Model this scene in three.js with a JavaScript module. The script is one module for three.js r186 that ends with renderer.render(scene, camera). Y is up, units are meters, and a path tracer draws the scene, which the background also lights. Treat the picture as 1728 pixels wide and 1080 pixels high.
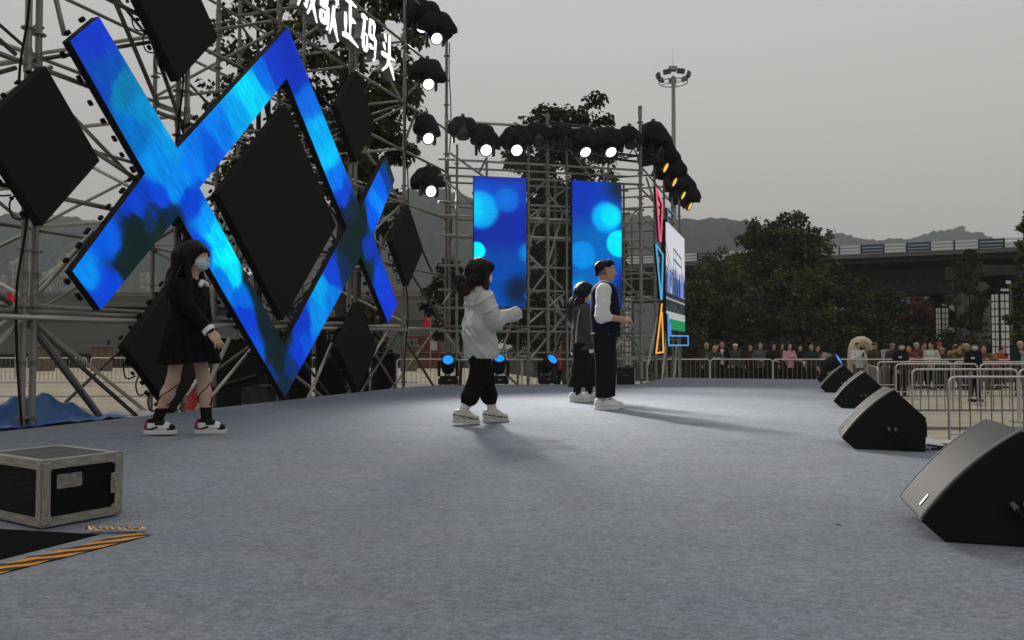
import * as THREE from 'three';
import { mergeGeometries } from 'three/addons/utils/BufferGeometryUtils.js';
import { RoundedBoxGeometry } from 'three/addons/geometries/RoundedBoxGeometry.js';

// ---------------------------------------------------------------- camera, sky, sun, exposure
const scene = new THREE.Scene();
const camera = new THREE.PerspectiveCamera(43.43, 1.6, 0.05, 4000);
camera.position.set(0, 1.62, 0);
camera.lookAt(0, 1.62 + Math.tan(THREE.MathUtils.degToRad(1.775)), -1);
const renderer = new THREE.WebGLRenderer({ antialias: true });
renderer.toneMapping = THREE.LinearToneMapping;
renderer.toneMappingExposure = 1.0;
renderer.shadowMap.enabled = true;
{
  // even overcast sky: a little warmer and darker towards the horizon
  const w = 256, h = 128, d = new Float32Array(w * h * 4);
  for (let y = 0; y < h; y++) for (let x = 0; x < w; x++) {
    const e = ((y + 0.5) / h - 0.5) * Math.PI, k = Math.max(0, Math.sin(e)), u = (x / w) * 2 * Math.PI;
    const soft = 1 + 0.03 * Math.sin(u * 2 + 1.3 + 3 * k) * (1 - k) + 0.025 * Math.sin(u * 3 + 9 * k);
    const t = Math.min(1, k * 2.2), b = (0.425 + 0.19 * t) * soft, i = (y * w + x) * 4;
    d[i] = b * (1.0 + 0.012 * (1 - t)); d[i + 1] = b * 0.985; d[i + 2] = b * (0.925 + 0.045 * t); d[i + 3] = 1;
  }
  const sky = new THREE.DataTexture(d, w, h, THREE.RGBAFormat, THREE.FloatType);
  sky.mapping = THREE.EquirectangularReflectionMapping; sky.magFilter = THREE.LinearFilter; sky.needsUpdate = true;
  scene.background = sky; scene.environment = sky;
}
const sun = new THREE.DirectionalLight(0xfff1df, 0.5);
sun.position.set(-14, 40, -16); sun.target.position.set(0, 0, -10);
sun.castShadow = true; sun.shadow.radius = 45;
Object.assign(sun.shadow.camera, { left: -40, right: 40, top: 40, bottom: -40, near: 1, far: 120 });
scene.add(sun, sun.target);
scene.fog = new THREE.FogExp2(0xc2c9cc, 0.0005);

// ---------------------------------------------------------------- helpers
function rngOf(seed) { let a = seed >>> 0; return () => { a = (a + 0x6d2b79f5) | 0; let t = Math.imul(a ^ (a >>> 15), 1 | a); t = (t + Math.imul(t ^ (t >>> 7), 61 | t)) ^ t; return ((t ^ (t >>> 14)) >>> 0) / 4294967296; }; }
const V = (x, y, z) => new THREE.Vector3(x, y, z);
const names = {};
function numbered(n) { const k = (names[n] = (names[n] ?? -1) + 1); return k ? n + '_' + String(k).padStart(3, '0') : n; }
function shade(o) { o.traverse((c) => { if (c.isMesh) { c.castShadow = true; c.receiveShadow = true; } }); return o; }
function thing(name, label, category, pos = [0, 0, 0], turn = 0, group) {
  const o = new THREE.Group(); o.name = numbered(name); o.position.set(...pos); o.rotation.y = turn; scene.add(o);
  o.userData.label = label; o.userData.category = category; if (group) o.userData.group = group;
  return o;
}
function part(name, geo, mat, parent, pos, rot) {
  const m = new THREE.Mesh(geo, mat); m.name = name; m.castShadow = m.receiveShadow = true;
  if (pos) m.position.set(...pos); if (rot) m.rotation.set(...rot);
  parent.add(m); return m;
}
function struct(name, geo, mat) { const m = part(numbered(name), geo, mat, scene); m.userData.kind = 'structure'; return m; }
function copyOf(src, label, pos, turn) {
  const c = src.clone(); c.name = numbered(src.name.replace(/_\d{3}$/, '')); c.userData = { ...src.userData };
  if (label) c.userData.label = label; if (pos) c.position.set(...pos); if (turn !== undefined) c.rotation.y = turn;
  scene.add(c); return c;
}
const mat = (r, g, b, rough = 0.8, more = {}) => new THREE.MeshPhysicalMaterial({ color: new THREE.Color().setRGB(r, g, b), roughness: rough, specularIntensity: Math.max(r, g, b) < 0.06 && rough > 0.5 ? 0.15 : 0.7, ...more });
const glow = (r, g, b, k = 1) => new THREE.MeshStandardMaterial({ color: 0x050505, roughness: 0.4, emissive: new THREE.Color().setRGB(r, g, b), emissiveIntensity: k });
const box = (w, h, d, x = 0, y = 0, z = 0) => { const g = new THREE.BoxGeometry(w, h, d); g.translate(x, y, z); return g; };
const rbox = (w, h, d, r, x = 0, y = 0, z = 0) => { const g = new RoundedBoxGeometry(w, h, d, 2, r); g.translate(x, y, z); return g; };
const merge = (list) => mergeGeometries(list.map((g) => { const n = g.index ? g.toNonIndexed() : g; for (const k of Object.keys(n.attributes)) if (!['position', 'normal', 'uv'].includes(k)) n.deleteAttribute(k); return n; }), false);
const unitPipe = new THREE.CylinderGeometry(1, 1, 1, 10);
const UP = V(0, 1, 0);
function pipe(name, a, b, r, mt, parent) {
  const m = part(name, unitPipe, mt, parent), d = V().subVectors(b, a), L = d.length();
  m.position.copy(a).addScaledVector(d, 0.5); m.quaternion.setFromUnitVectors(UP, d.divideScalar(L)); m.scale.set(r, L, r); return m;
}
function pipeGeo(a, b, r, r2 = r, seg = 10) {
  const d = V().subVectors(b, a), L = d.length(), g = new THREE.CylinderGeometry(r2, r, L, seg);
  g.applyMatrix4(new THREE.Matrix4().makeRotationFromQuaternion(new THREE.Quaternion().setFromUnitVectors(UP, d.divideScalar(L))));
  g.translate((a.x + b.x) / 2, (a.y + b.y) / 2, (a.z + b.z) / 2); return g;
}
const cable = (pts, r = 0.008, n = 24) => new THREE.TubeGeometry(new THREE.CatmullRomCurve3(pts), n, r, 5);

// noise that repeats every n cells
function lattice(seed) { const r = rngOf(seed), t = Float32Array.from({ length: 4096 }, r); return (x, y, z = 0) => t[(x * 73 + y * 179 + z * 283 + ((x * y) & 7) * 31) & 4095]; }
const LT = lattice(7);
function noise2(x, y, n = 1024) {
  const ix = Math.floor(x), iy = Math.floor(y), fx = x - ix, fy = y - iy, s = fx * fx * (3 - 2 * fx), t = fy * fy * (3 - 2 * fy);
  const w = (v) => ((v % n) + n) % n, a = LT(w(ix), w(iy)), b = LT(w(ix + 1), w(iy)), c = LT(w(ix), w(iy + 1)), d = LT(w(ix + 1), w(iy + 1));
  return a + (b - a) * s + (c - a) * t + (a - b - c + d) * s * t;
}
function noise3(x, y, z) {
  const iz = Math.floor(z), f = z - iz, s = f * f * (3 - 2 * f), o = (k) => noise2(x + 17.3 * (iz + k), y + 9.7 * (iz + k));
  return o(0) * (1 - s) + o(1) * s;
}
const fbm = (x, y, n, oct = 4) => { let s = 0, a = 0.5, q = 0; for (let i = 0; i < oct; i++) { s += a * noise2(x, y, n); q += a; x *= 2; y *= 2; n *= 2; a *= 0.5; } return s / q; };
function texture(w, h, f, srgb = true) {
  const d = new Uint8Array(w * h * 4);
  for (let y = 0; y < h; y++) for (let x = 0; x < w; x++) { const c = f(x / w, y / h), i = (y * w + x) * 4; d[i] = Math.max(0, Math.min(255, c[0])); d[i + 1] = Math.max(0, Math.min(255, c[1])); d[i + 2] = Math.max(0, Math.min(255, c[2])); d[i + 3] = 255; }
  const t = new THREE.DataTexture(d, w, h); t.magFilter = THREE.LinearFilter; t.wrapS = t.wrapT = THREE.RepeatWrapping;
  if (srgb) t.colorSpace = THREE.SRGBColorSpace; t.needsUpdate = true; return t;
}
function canvasTex(w, h, draw) {
  const c = document.createElement('canvas'); c.width = w; c.height = h; draw(c.getContext('2d'), w, h);
  const t = new THREE.CanvasTexture(c); t.colorSpace = THREE.SRGBColorSpace; return t;
}
const grime = texture(256, 256, (u, v) => { const n = 150 + 105 * fbm(u * 6, v * 6, 6, 5); return [n, n * 0.985, n * 0.96]; });
const grimeBump = texture(256, 256, (u, v) => { const n = 255 * fbm(u * 24, v * 24, 24, 3); return [n, n, n]; }, false);

// ---------------------------------------------------------------- shared materials
const steel = mat(0.37, 0.365, 0.34, 0.5, { metalness: 0.35, map: grime });
const steelLight = mat(0.6, 0.59, 0.56, 0.42, { metalness: 0.4, map: grime });
const steelDark = mat(0.16, 0.157, 0.145, 0.6, { metalness: 0.3, map: grime });
const rail = mat(0.62, 0.61, 0.585, 0.3, { metalness: 0.75 }), railBar = mat(0.26, 0.245, 0.215, 0.35, { metalness: 0.7 });
const blackMetal = mat(0.018, 0.018, 0.019, 0.45, { metalness: 0.2 });
const blackMatt = mat(0.017, 0.017, 0.0165, 0.75);
const rubber = mat(0.012, 0.012, 0.012, 0.7);
const fabric = mat(0.0135, 0.0135, 0.0145, 0.85, { bumpMap: grimeBump, bumpScale: 0.004 });

// ---------------------------------------------------------------- frames of the place
// x to the right, d = metres away from the photographer's end of the stage (world z = -d)
const A1 = THREE.MathUtils.degToRad(18.7), SA = Math.sin(A1), CA = Math.cos(A1);
const WALL_AT = [-4.09, 0, -7.0], WALL_TURN = Math.PI / 2 - A1;
const W = (t, h, o = 0) => V(-4.09 + SA * t - CA * o, h, -(7.0 + CA * t + SA * o));
const WING_AT = [-1.25, 0, -14.7], WING_TURN = 0.2326;
const SIDE_AT = [2.55, 0, -15.6], SIDE_TURN = Math.PI / 2 - THREE.MathUtils.degToRad(19);
const STAGE = 0.9;
// ---------------------------------------------------------------- ground, stage, hills
{
  const g = new THREE.CircleGeometry(1050, 64); g.rotateX(-Math.PI / 2);
  struct('ground', g, mat(0.055, 0.058, 0.042, 1, { map: grime }));
  const flat = (pts, y) => { const s = new THREE.Shape(pts.map(([x, d]) => new THREE.Vector2(x, d))); const q = new THREE.ShapeGeometry(s); q.rotateX(-Math.PI / 2); q.translate(0, y, 0); return q; };
  const paveTex = texture(512, 512, (u, v) => { const a = fbm(u * 5, v * 5, 5, 5), b = noise2(u * 128, v * 128, 128); const n = 0.82 + 0.2 * a + 0.07 * (b - 0.5); return [197 * n, 187 * n, 166 * n]; });
  paveTex.repeat.set(0.25, 0.25);
  struct('plaza', flat([[-75, -12], [60, -12], [60, 34.5], [2, 36], [-3, 58], [-75, 58]], 0.004), mat(0.86, 0.86, 0.86, 0.9, { map: paveTex }));
  const band = mat(0.155, 0.143, 0.122, 0.9, { map: grime });
  for (const [x0, x1, d, w] of [[-60, -3, 19, 0.7], [-60, -3, 25, 0.5], [-60, -4, 34, 0.8], [5.5, 50, 15.3, 0.6], [6.5, 50, 19.6, 0.6], [8, 50, 25, 0.7], [-2, 6, 25, 0.5], [9, 50, 30, 0.6]]) struct('paving_band', flat([[x0, d], [x1, d], [x1, d + w], [x0, d + w]], 0.008), band);
  // carpeted stage
  const carpetTex = texture(1024, 1024, (u, v) => {
    const big = fbm(u * 3, v * 3, 3, 4), mid = fbm(u * 24, v * 32, 8, 3), fine = noise2(u * 512, v * 512, 512), streak = noise2(u * 120, v * 240, 120);
    const n = 0.82 + 0.08 * big + 0.08 * (mid - 0.5) + 0.2 * (fine - 0.5) + 0.14 * (streak - 0.5), warm = 5 * (fbm(u * 9 + 3, v * 9, 9, 3) - 0.5);
    return [152 * n + warm, 159 * n, 172 * n - warm];
  });
  carpetTex.repeat.set(0.4, 0.4);
  const carpetBump = texture(512, 512, (u, v) => { const n = 255 * (0.6 * fbm(u * 4, v * 4, 4, 3) + 0.4 * noise2(u * 256, v * 256, 256)); return [n, n, n]; }, false);
  carpetBump.repeat.set(0.4, 0.4);
  const carpet = mat(0.73, 0.74, 0.73, 1, { map: carpetTex, bumpMap: carpetBump, bumpScale: 0.004, specularIntensity: 0.2 });
  const skirt = mat(0.02, 0.02, 0.021, 0.9);
  const E19 = Math.tan(THREE.MathUtils.degToRad(19));
  const front = (d) => [3.03 + (d - 5.58) * E19, d];
  const w = (t, o) => { const p = W(t, 0, o); return [p.x, -p.z]; };
  const out = [[-2.45, -1.2], front(-1.2), front(4.2), front(7.0), front(16.6), [3.42, 17.75], [2.36, 14.85], [-1.3, 14.4], w(7.3, 0.0), w(5.5, 0.04), w(3.6, 0.04), w(1.6, 0.03), w(-0.2, 0.05), w(-1.6, 0.05), [-6.4, 4.6], [-3.2, 3.42], [-1.56, 3.08], [-1.76, 2.6], [-2.12, 1.75]];
  const s = new THREE.Shape(out.map(([x, d]) => new THREE.Vector2(x, d)));
  const sg = new THREE.ExtrudeGeometry(s, { depth: STAGE - 0.02, bevelEnabled: false }); sg.rotateX(-Math.PI / 2); sg.translate(0, 0.02, 0);
  struct('stage_floor', sg, [carpet, skirt]);
  // carpet seams, raised a few millimetres where two widths meet
  const seam = mat(0.17, 0.18, 0.195, 1);
  for (const [a, b] of [[[-4.1, 5.75], [-2.55, 6.55]]]) {
    const c = new THREE.TubeGeometry(new THREE.LineCurve3(V(a[0], STAGE, -a[1]), V(b[0], STAGE, -b[1])), 1, 0.0035, 5); struct('carpet_seam', c, seam);
  }
  // hazard tape along the cut corner of the carpet
  const tapeTex = canvasTex(1024, 64, (c) => {
    c.fillStyle = '#15130f'; c.fillRect(0, 0, 1024, 64); c.fillStyle = '#d98f1b';
    for (let i = -3; i < 8; i++) { c.beginPath(); c.moveTo(i * 150, 64); c.lineTo(i * 150 + 72, 64); c.lineTo(i * 150 + 262, 0); c.lineTo(i * 150 + 190, 0); c.fill(); }
  });
  const tapeMat = mat(0.85, 0.85, 0.85, 0.5, { map: tapeTex });
  const strip = (name, label, a, b, wd, lift) => {
    const n = 24, pos = [], uv = [], idx = [], dx = b[0] - a[0], dd = b[1] - a[1], L = Math.hypot(dx, dd), px = dd / L, pd = -dx / L, r = rngOf(lift * 1e5);
    for (let i = 0; i <= n; i++) { const k = i / n, wob = 0.006 * (r() - 0.5); for (const q of [0, 1]) { pos.push(a[0] + dx * k + px * (wd * q + wob), STAGE + lift + (i % 3 === 1 ? (lift > 0.01 ? 0.02 : 0.004) * r() : 0), -(a[1] + dd * k + pd * (wd * q + wob))); uv.push((k * L) / 0.88, q); } if (i < n) { const m = i * 2; idx.push(m, m + 1, m + 2, m + 1, m + 3, m + 2); } }
    const q = new THREE.BufferGeometry(); q.setAttribute('position', new THREE.Float32BufferAttribute(pos, 3)); q.setAttribute('uv', new THREE.Float32BufferAttribute(uv, 2)); q.setIndex(idx); q.computeVertexNormals();
    const m = part(numbered(name), q, tapeMat, scene); m.userData.label = label; m.userData.category = 'hazard tape';
  };
  strip('hazard_tape', 'black and yellow hazard tape along the cut carpet edge below the flight case', [-1.83, 2.3], [-1.45, 3.1], 0.1, 0.004);
  strip('hazard_tape', 'short crumpled hazard tape end right behind the tip of the long tape', [-1.63, 3.125], [-1.41, 3.13], 0.04, 0.014);
  // hollow under the cut corner: steel rail and plywood
  const bay = thing('stage_understructure', 'dark steel and plywood stage frame showing in the gap under the flight case', 'stage frame', [-2.3, 0, -2.75]);
  part('beam', rbox(1.66, 0.075, 0.05, 0.006, 0, 0, 0), mat(0.1, 0.1, 0.096, 0.6, { map: grime }), bay, [-0.08, 0.815, -0.44], [0, 0.205, 0]);
  part('plywood_sheet', rbox(1.6, 0.02, 0.9, 0.004, 0, 0.3, 0.25), mat(0.09, 0.055, 0.03, 0.8, { map: grime }), bay);
  part('leg', rbox(0.06, 0.75, 0.06, 0.006, 0.55, 0.38, 0.0), steelDark, bay); part('leg', rbox(0.06, 0.75, 0.06, 0.006, -0.4, 0.38, 0.1), steelDark, bay);
  // blue ground sheet beyond the right edge
  const bs = part('ground_sheet', flat([[3.3, 5.9], [3.6, 6.8], [6.2, 13.4], [10.5, 13.2], [9.5, 5.5], [4.5, 4.5]], 0.012), mat(0.035, 0.085, 0.2, 0.55, { bumpMap: grimeBump, bumpScale: 0.02 }), scene);
  bs.userData = { label: 'blue plastic sheet lying on the ground beside the right stage edge', category: 'ground sheet' };
  // hills
  const hillTex = texture(512, 256, (u, v) => { const n = 60 + 120 * fbm(u * 40, v * 30, 40, 4); return [n * 0.86, n, n * 0.84]; });
  hillTex.repeat.set(5, 1);
  const hillMat = mat(0.17, 0.178, 0.2, 1, { map: hillTex });
  function hill(ridge0, d0, depth0, seed, k0) {
    const ridge = ridge0.map(([x, y]) => [x * k0, 1.62 + (y - 1.62) * k0]), d = d0 * k0, depth = depth0 * k0;
    const n = 420, m = 14, pos = [], uv = [], idx = [], x0 = ridge[0][0], x1 = ridge[ridge.length - 1][0];
    const top = (x) => { let i = 0; while (i < ridge.length - 2 && ridge[i + 1][0] < x) i++; const [a, ya] = ridge[i], [b, yb] = ridge[i + 1], k = Math.min(1, Math.max(0, (x - a) / (b - a))), s = k * k * (3 - 2 * k); return ya + (yb - ya) * s; };
    for (let i = 0; i <= n; i++) { const x = x0 + ((x1 - x0) * i) / n; for (let j = 0; j <= m; j++) { const k = j / m, rise = Math.sin(k * Math.PI * 0.5) ** 1.2, y = top(x) * (k < 1 ? rise * (0.93 + 0.14 * fbm(x * 0.012 + seed, k * 5, 512, 3)) : 1) + (k > 0.3 ? 7 * (fbm(x * 0.16 + seed * 9, k * 21, 4096, 3) - 0.5) + 3.5 * (noise2(x * 0.55, k * 31 + seed, 8192) - 0.5) : 0); pos.push(x * (1 - 0.25 * (1 - k)), Math.max(-1, y), -(d - depth * (1 - k))); uv.push(x / 400, k); } }
    for (let i = 0; i < n; i++) for (let j = 0; j < m; j++) { const a = i * (m + 1) + j, b = a + m + 1; idx.push(a, b, a + 1, b, b + 1, a + 1); }
    const q = new THREE.BufferGeometry(); q.setAttribute('position', new THREE.Float32BufferAttribute(pos, 3)); q.setAttribute('uv', new THREE.Float32BufferAttribute(uv, 2)); q.setIndex(idx); q.computeVertexNormals();
    struct('hills', q, hillMat);
  }
  hill([[-900, 120], [-600, 139], [-500, 138], [-430, 128], [-350, 138], [-250, 150], [-140, 160], [-75, 168], [-40, 162], [30, 150], [110, 142], [190, 139], [245, 140], [270, 132], [290, 118], [340, 92], [420, 70], [560, 40]], 900, 420, 3, 0.8);
  hill([[300, 120], [420, 165], [500, 190], [593, 203], [659, 191], [737, 198], [803, 211], [836, 216], [858, 213], [903, 198], [925, 191], [1010, 165], [1200, 120]], 1500, 500, 8, 0.64);
  // a small pavilion on the far right summit
  const pav = thing('hilltop_pavilion', 'tiny dark pavilion on the summit of the far right hill', 'pavilion', [836 * 0.64, 138.6, -1490 * 0.64]); pav.scale.set(0.36, 0.42, 0.4);
  part('body', box(20, 7, 12, 0, 3.5, 0), mat(0.12, 0.1, 0.09, 0.9), pav);
  const pr = new THREE.ConeGeometry(17, 5, 4); pr.rotateY(Math.PI / 4); pr.translate(0, 9.5, 0); part('roof', pr, mat(0.08, 0.06, 0.055, 0.9), pav);
}

// ---------------------------------------------------------------- bridges, far buildings, street furniture
{
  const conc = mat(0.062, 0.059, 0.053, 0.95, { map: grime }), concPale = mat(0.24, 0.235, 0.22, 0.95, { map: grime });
  const white = mat(0.72, 0.73, 0.74, 0.5), navy = mat(0.035, 0.065, 0.11, 0.5);
  // right viaduct: from (13.6, 64.4) to (33.5, 55)
  const a = [8, 67.05], b = [52, 46.25], L = Math.hypot(b[0] - a[0], b[1] - a[1]), turn = Math.atan2(b[1] - a[1], b[0] - a[0]);
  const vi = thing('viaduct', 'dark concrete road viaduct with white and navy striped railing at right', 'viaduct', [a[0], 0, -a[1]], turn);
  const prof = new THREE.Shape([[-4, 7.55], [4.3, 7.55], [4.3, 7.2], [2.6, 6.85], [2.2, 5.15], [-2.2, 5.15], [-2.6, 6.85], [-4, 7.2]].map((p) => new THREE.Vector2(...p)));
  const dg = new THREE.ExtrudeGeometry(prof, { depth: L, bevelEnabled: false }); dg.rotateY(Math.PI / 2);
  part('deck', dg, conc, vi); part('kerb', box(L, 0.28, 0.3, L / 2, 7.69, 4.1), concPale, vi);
  const bar = box(1.36, 0.13, 0.07), post = box(0.1, 0.72, 0.1);
  for (let i = 0; i * 1.4 < L; i++) {
    const c = i % 5 === 1 || i % 5 === 4 ? navy : white;
    for (const y of [7.96, 8.17, 8.4]) part('rail_bar', bar, c, vi, [i * 1.4 + 0.7, y, 4.1]);
    part('rail_post', post, i % 2 ? navy : conc, vi, [i * 1.4, 8.12, 4.1]);
  }
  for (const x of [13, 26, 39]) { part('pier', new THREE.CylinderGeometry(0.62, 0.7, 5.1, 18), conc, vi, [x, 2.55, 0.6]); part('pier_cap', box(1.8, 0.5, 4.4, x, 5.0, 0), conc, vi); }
  const ab = thing('bridge_pier', 'broad pale concrete pier overgrown by creepers under the viaduct at right', 'pier', [25.6, 0, -43.5], 0.2);
  part('column', rbox(2.3, 5.3, 1.4, 0.06, 0, 2.65, 0), concPale, ab); part('head', rbox(3.2, 0.7, 2, 0.06, 0, 5.5, 0), conc, ab);
  // left viaduct
  const lv = thing('viaduct', 'long pale concrete viaduct in the distance behind the left scaffold', 'viaduct', [-75, 0, -88]);
  part('deck', box(67, 1.15, 9, 33.5, 6.35, -4), concPale, lv); part('parapet', box(67, 0.45, 0.3, 33.5, 7.14, 0.4), mat(0.3, 0.29, 0.27, 0.9, { map: grime }), lv);
  part('red_rail', box(9, 0.16, 0.12, 60, 7.5, 0.45), mat(0.4, 0.09, 0.07, 0.6), lv);
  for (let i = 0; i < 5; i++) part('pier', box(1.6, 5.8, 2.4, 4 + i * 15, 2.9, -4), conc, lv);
  const ramp = new THREE.Shape([[0, 0], [20, 0], [20, 6.6], [0, 4.6]].map((p) => new THREE.Vector2(...p)));
  const rw = part('retaining_wall', new THREE.ExtrudeGeometry(ramp, { depth: 0.6, bevelEnabled: false }), concPale, lv, [52, 0, 3]); rw.userData.label = 'plain concrete wall of the ramp';
  // white low houses under the left viaduct
  const plaster = mat(0.6, 0.59, 0.56, 0.9, { map: grime }), glassDark = mat(0.05, 0.055, 0.06, 0.2), roofM = mat(0.2, 0.2, 0.2, 0.8);
  const lowx = [-62, -50.5, -45.5, -41, -36, -31];
  lowx.forEach((x, i) => {
    const h = thing('low_house', `low white house under the left viaduct, ${['first', 'second', 'third', 'fourth', 'fifth', 'sixth'][i]} from the left`, 'house', [x, 0, -96], 0);
    part('wall', box(3.4, 5.6, 5, 0, 2.8, 0), plaster, h); part('roof', box(3.7, 0.18, 5.3, 0, 5.7, 0), roofM, h);
    for (const wx of [-0.9, 0.9]) part('window', box(0.8, 0.9, 0.06, wx, 4.75, 2.53), glassDark, h);
  });
  const bank = new THREE.PlaneGeometry(110, 14, 60, 6); bank.rotateX(-Math.PI / 2 + 0.34); { const p = bank.attributes.position; for (let i = 0; i < p.count; i++) p.setY(i, p.getY(i) + 0.35 * fbm(p.getX(i) * 0.3, p.getZ(i) * 0.3, 512, 3)); bank.computeVertexNormals(); }
  bank.translate(-55, 2.2, -79); struct('grassy_embankment', bank, mat(0.06, 0.064, 0.055, 1, { map: grime }));
  // apartment blocks beyond
  const winM = mat(0.14, 0.15, 0.16, 0.25);
  const blocks = [[-3, 26, 22, 'far left white apartment block cut by the picture edge', 0], [25, 17, 26, 'narrow white apartment block beside the scaffold posts', 1], [70, 16, 23, 'apartment block with a pointed gable', 2], [91, 22, 27, 'wide apartment block with a pitched roof line', 3], [119, 20, 22, 'apartment block right of the widest one', 4], [146, 18, 21, 'plain apartment block before the lit screen end', 5], [206, 9, 24, 'slim white block seen between screen and scaffold', 6]];
  for (const [px, w, h, label, k] of blocks) {
    const D = 345, x = ((px - 864) / 1356) * D, wd = (w / 1356) * D * 1.25, hh = h * 1.45;
    const o = thing('apartment_block', label, 'apartment block', [x, 0, -D - k * 4], 0.1 * ((k % 3) - 1));
    part('wall', box(wd, hh, 9, 0, hh / 2, 0), plaster, o);
    if (k === 2 || k === 1) { const c = new THREE.ConeGeometry(wd * 0.62, 3.2, 4); c.rotateY(Math.PI / 4); part('roof', c, roofM, o, [0, hh + 1.6, 0]); }
    else if (k === 3) { const sh = new THREE.Shape([[-wd / 2 - 0.3, 0], [wd / 2 + 0.3, 0], [0, 3]].map((p) => new THREE.Vector2(...p))); const rg = new THREE.ExtrudeGeometry(sh, { depth: 9.6, bevelEnabled: false }); rg.translate(0, hh, -4.8); part('roof', rg, roofM, o); }
    else part('roof', box(wd + 0.5, 0.5, 9.5, 0, hh + 0.25, 0), roofM, o);
    const cols = Math.max(2, Math.round(wd / 1.7));
    for (let r = 0; r < 6; r++) for (let c = 0; c < cols; c++) { const y = hh - 2.4 - r * 2.9; if (y > 14) part('window', box(0.85, 1.4, 0.12, -wd / 2 + ((c + 0.5) * wd) / cols, y, 4.55), winM, o); }
  }
  // tall floodlight mast
  const mast = thing('floodlight_mast', 'tall grey floodlight mast with a ring of lamp heads behind the stage', 'light mast', [15.0, 0, -74]);
  const mm = mat(0.33, 0.325, 0.31, 0.6);
  part('mast', new THREE.CylinderGeometry(0.17, 0.3, 26.6, 16), mm, mast, [0, 13.3, 0]);
  const ring = new THREE.TorusGeometry(1.3, 0.045, 6, 40); ring.rotateX(Math.PI / 2); part('ring', ring, mat(0.2, 0.2, 0.19, 0.6), mast, [0, 26.0, 0]);
  for (let i = 0; i < 4; i++) part('spoke', pipeGeo(V(0, 26, 0), V(1.1 * Math.cos(i * 1.571 + 0.5), 26.0, 1.1 * Math.sin(i * 1.571 + 0.5)), 0.035), mm, mast);
  part('winch_box', rbox(0.75, 0.4, 0.6, 0.05, -0.05, 27.3, 0), mm, mast); part('lightning_rod', pipeGeo(V(0, 27.3, 0), V(-0.05, 28.9, 0), 0.025, 0.01), mm, mast);
  const lampG = merge([rbox(0.75, 0.5, 0.28, 0.04), box(0.66, 0.4, 0.02, 0, 0, 0.15)]);
  for (let i = 0; i < 7; i++) { const p = (i / 7) * Math.PI * 2 + 0.3, o = part('lamp_head', lampG, mat(0.1, 0.1, 0.098, 0.5), mast, [1.42 * Math.sin(p), 26.62, 1.42 * Math.cos(p)], [0, 0, 0]); o.rotation.order = 'YXZ'; o.rotation.y = p; o.rotation.x = 0.3; o.scale.setScalar(0.95); }
  // lantern columns
  const ironM = mat(0.012, 0.012, 0.013, 0.6), paperM = mat(0.66, 0.66, 0.62, 0.55);
  function lantern(px, d, H, label) {
    const o = thing('lantern_column', label, 'lantern column', [((px - 864) / 1356) * d, 0, -d], 0.25, 'tall lantern columns along the plaza edge');
    part('plinth', box(0.75, 0.5, 0.75, 0, 0.25, 0), conc, o); part('core', box(0.3, H - 1, 0.3, 0, 0.5 + (H - 1) / 2 - 0.1, 0), ironM, o);
    const n = 10, y0 = 0.55, y1 = H - 0.78, st = (y1 - y0) / n;
    const pg = box(0.2, st - 0.05, 0.02);
    for (let s = 0; s < 2; s++) for (let i = 0; i < n; i++) for (const x of [-0.115, 0.115]) { const q = part('pane', pg, paperM, o); if (s) { q.rotation.y = -Math.PI / 2; q.position.set(-0.25, y0 + (i + 0.5) * st, x); } else q.position.set(x, y0 + (i + 0.5) * st, 0.25); }
    part('frame', merge([...[-0.25, 0, 0.25].map((x) => box(0.04, y1 - y0, 0.05, x, (y0 + y1) / 2, 0.245)), ...[-0.2, 0, 0.2].map((x) => box(0.05, y1 - y0, 0.04, -0.245, (y0 + y1) / 2, x)), ...Array.from({ length: n + 1 }, (_, i) => box(0.52, 0.045, 0.52, 0, y0 + i * st, 0))]), ironM, o);
    const cap = new THREE.CylinderGeometry(0.72, 0.3, 0.5, 4, 1); cap.rotateY(Math.PI / 4); part('cap', cap, ironM, o, [0, H - 0.25, 0]);
    part('neck', box(0.52, 0.3, 0.52, 0, H - 0.64, 0), ironM, o); part('emblem', box(0.24, 0.14, 0.03, 0, H - 0.3, 0.46), paperM, o, [0, 0, 0]);
    part('crossbar', box(0.42, 0.1, 0.03, 0, H - 0.62, 0.27), paperM, o);
  }
  lantern(1688, 35, 4.62, 'largest lantern column of white panes at the right edge of the trees');
  lantern(1590, 48, 4.62, 'smaller lantern column left of the viaduct creepers');
  lantern(1058, 42, 4.62, 'lantern column behind the wing scaffold beside the man in the vest');
  lantern(740, 78, 4.6, 'most distant lantern column beyond the corner of the scaffolds');
  lantern(850, 60, 3.6, 'low lantern column beyond the left banner screen');
  // stone gate posts and dark fence
  const stone = mat(0.23, 0.17, 0.115, 0.9, { map: grime });
  [[75, 'left stone gate post'], [173, 'right stone gate post'], [690, 'stone gate post before the red kiosk']].forEach(([px, l]) => {
    const d = 50, o = thing('gate_post', `${l} beyond the barriers behind the scaffold`, 'gate post', [((px - 864) / 1356) * d, 0, -d]);
    part('shaft', rbox(0.95, 1.5, 0.8, 0.03, 0, 0.75, 0), stone, o); part('coping', rbox(1.3, 0.12, 1.1, 0.02, 0, 1.56, 0), concPale, o);
  });
  const dw = thing('boundary_wall', 'low dark wall running behind the stone gate posts', 'wall', [-33, 0, -57]); part('wall', box(62, 1.0, 0.5, 0, 0.5, 0), mat(0.05, 0.052, 0.05, 0.9, { map: grime }), dw);
  for (let i = 0; i < 14; i++) part('iron_post', box(0.12, 1.1, 0.12, -30 + i * 4.3, 1.4, 0), ironM, dw);
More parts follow.
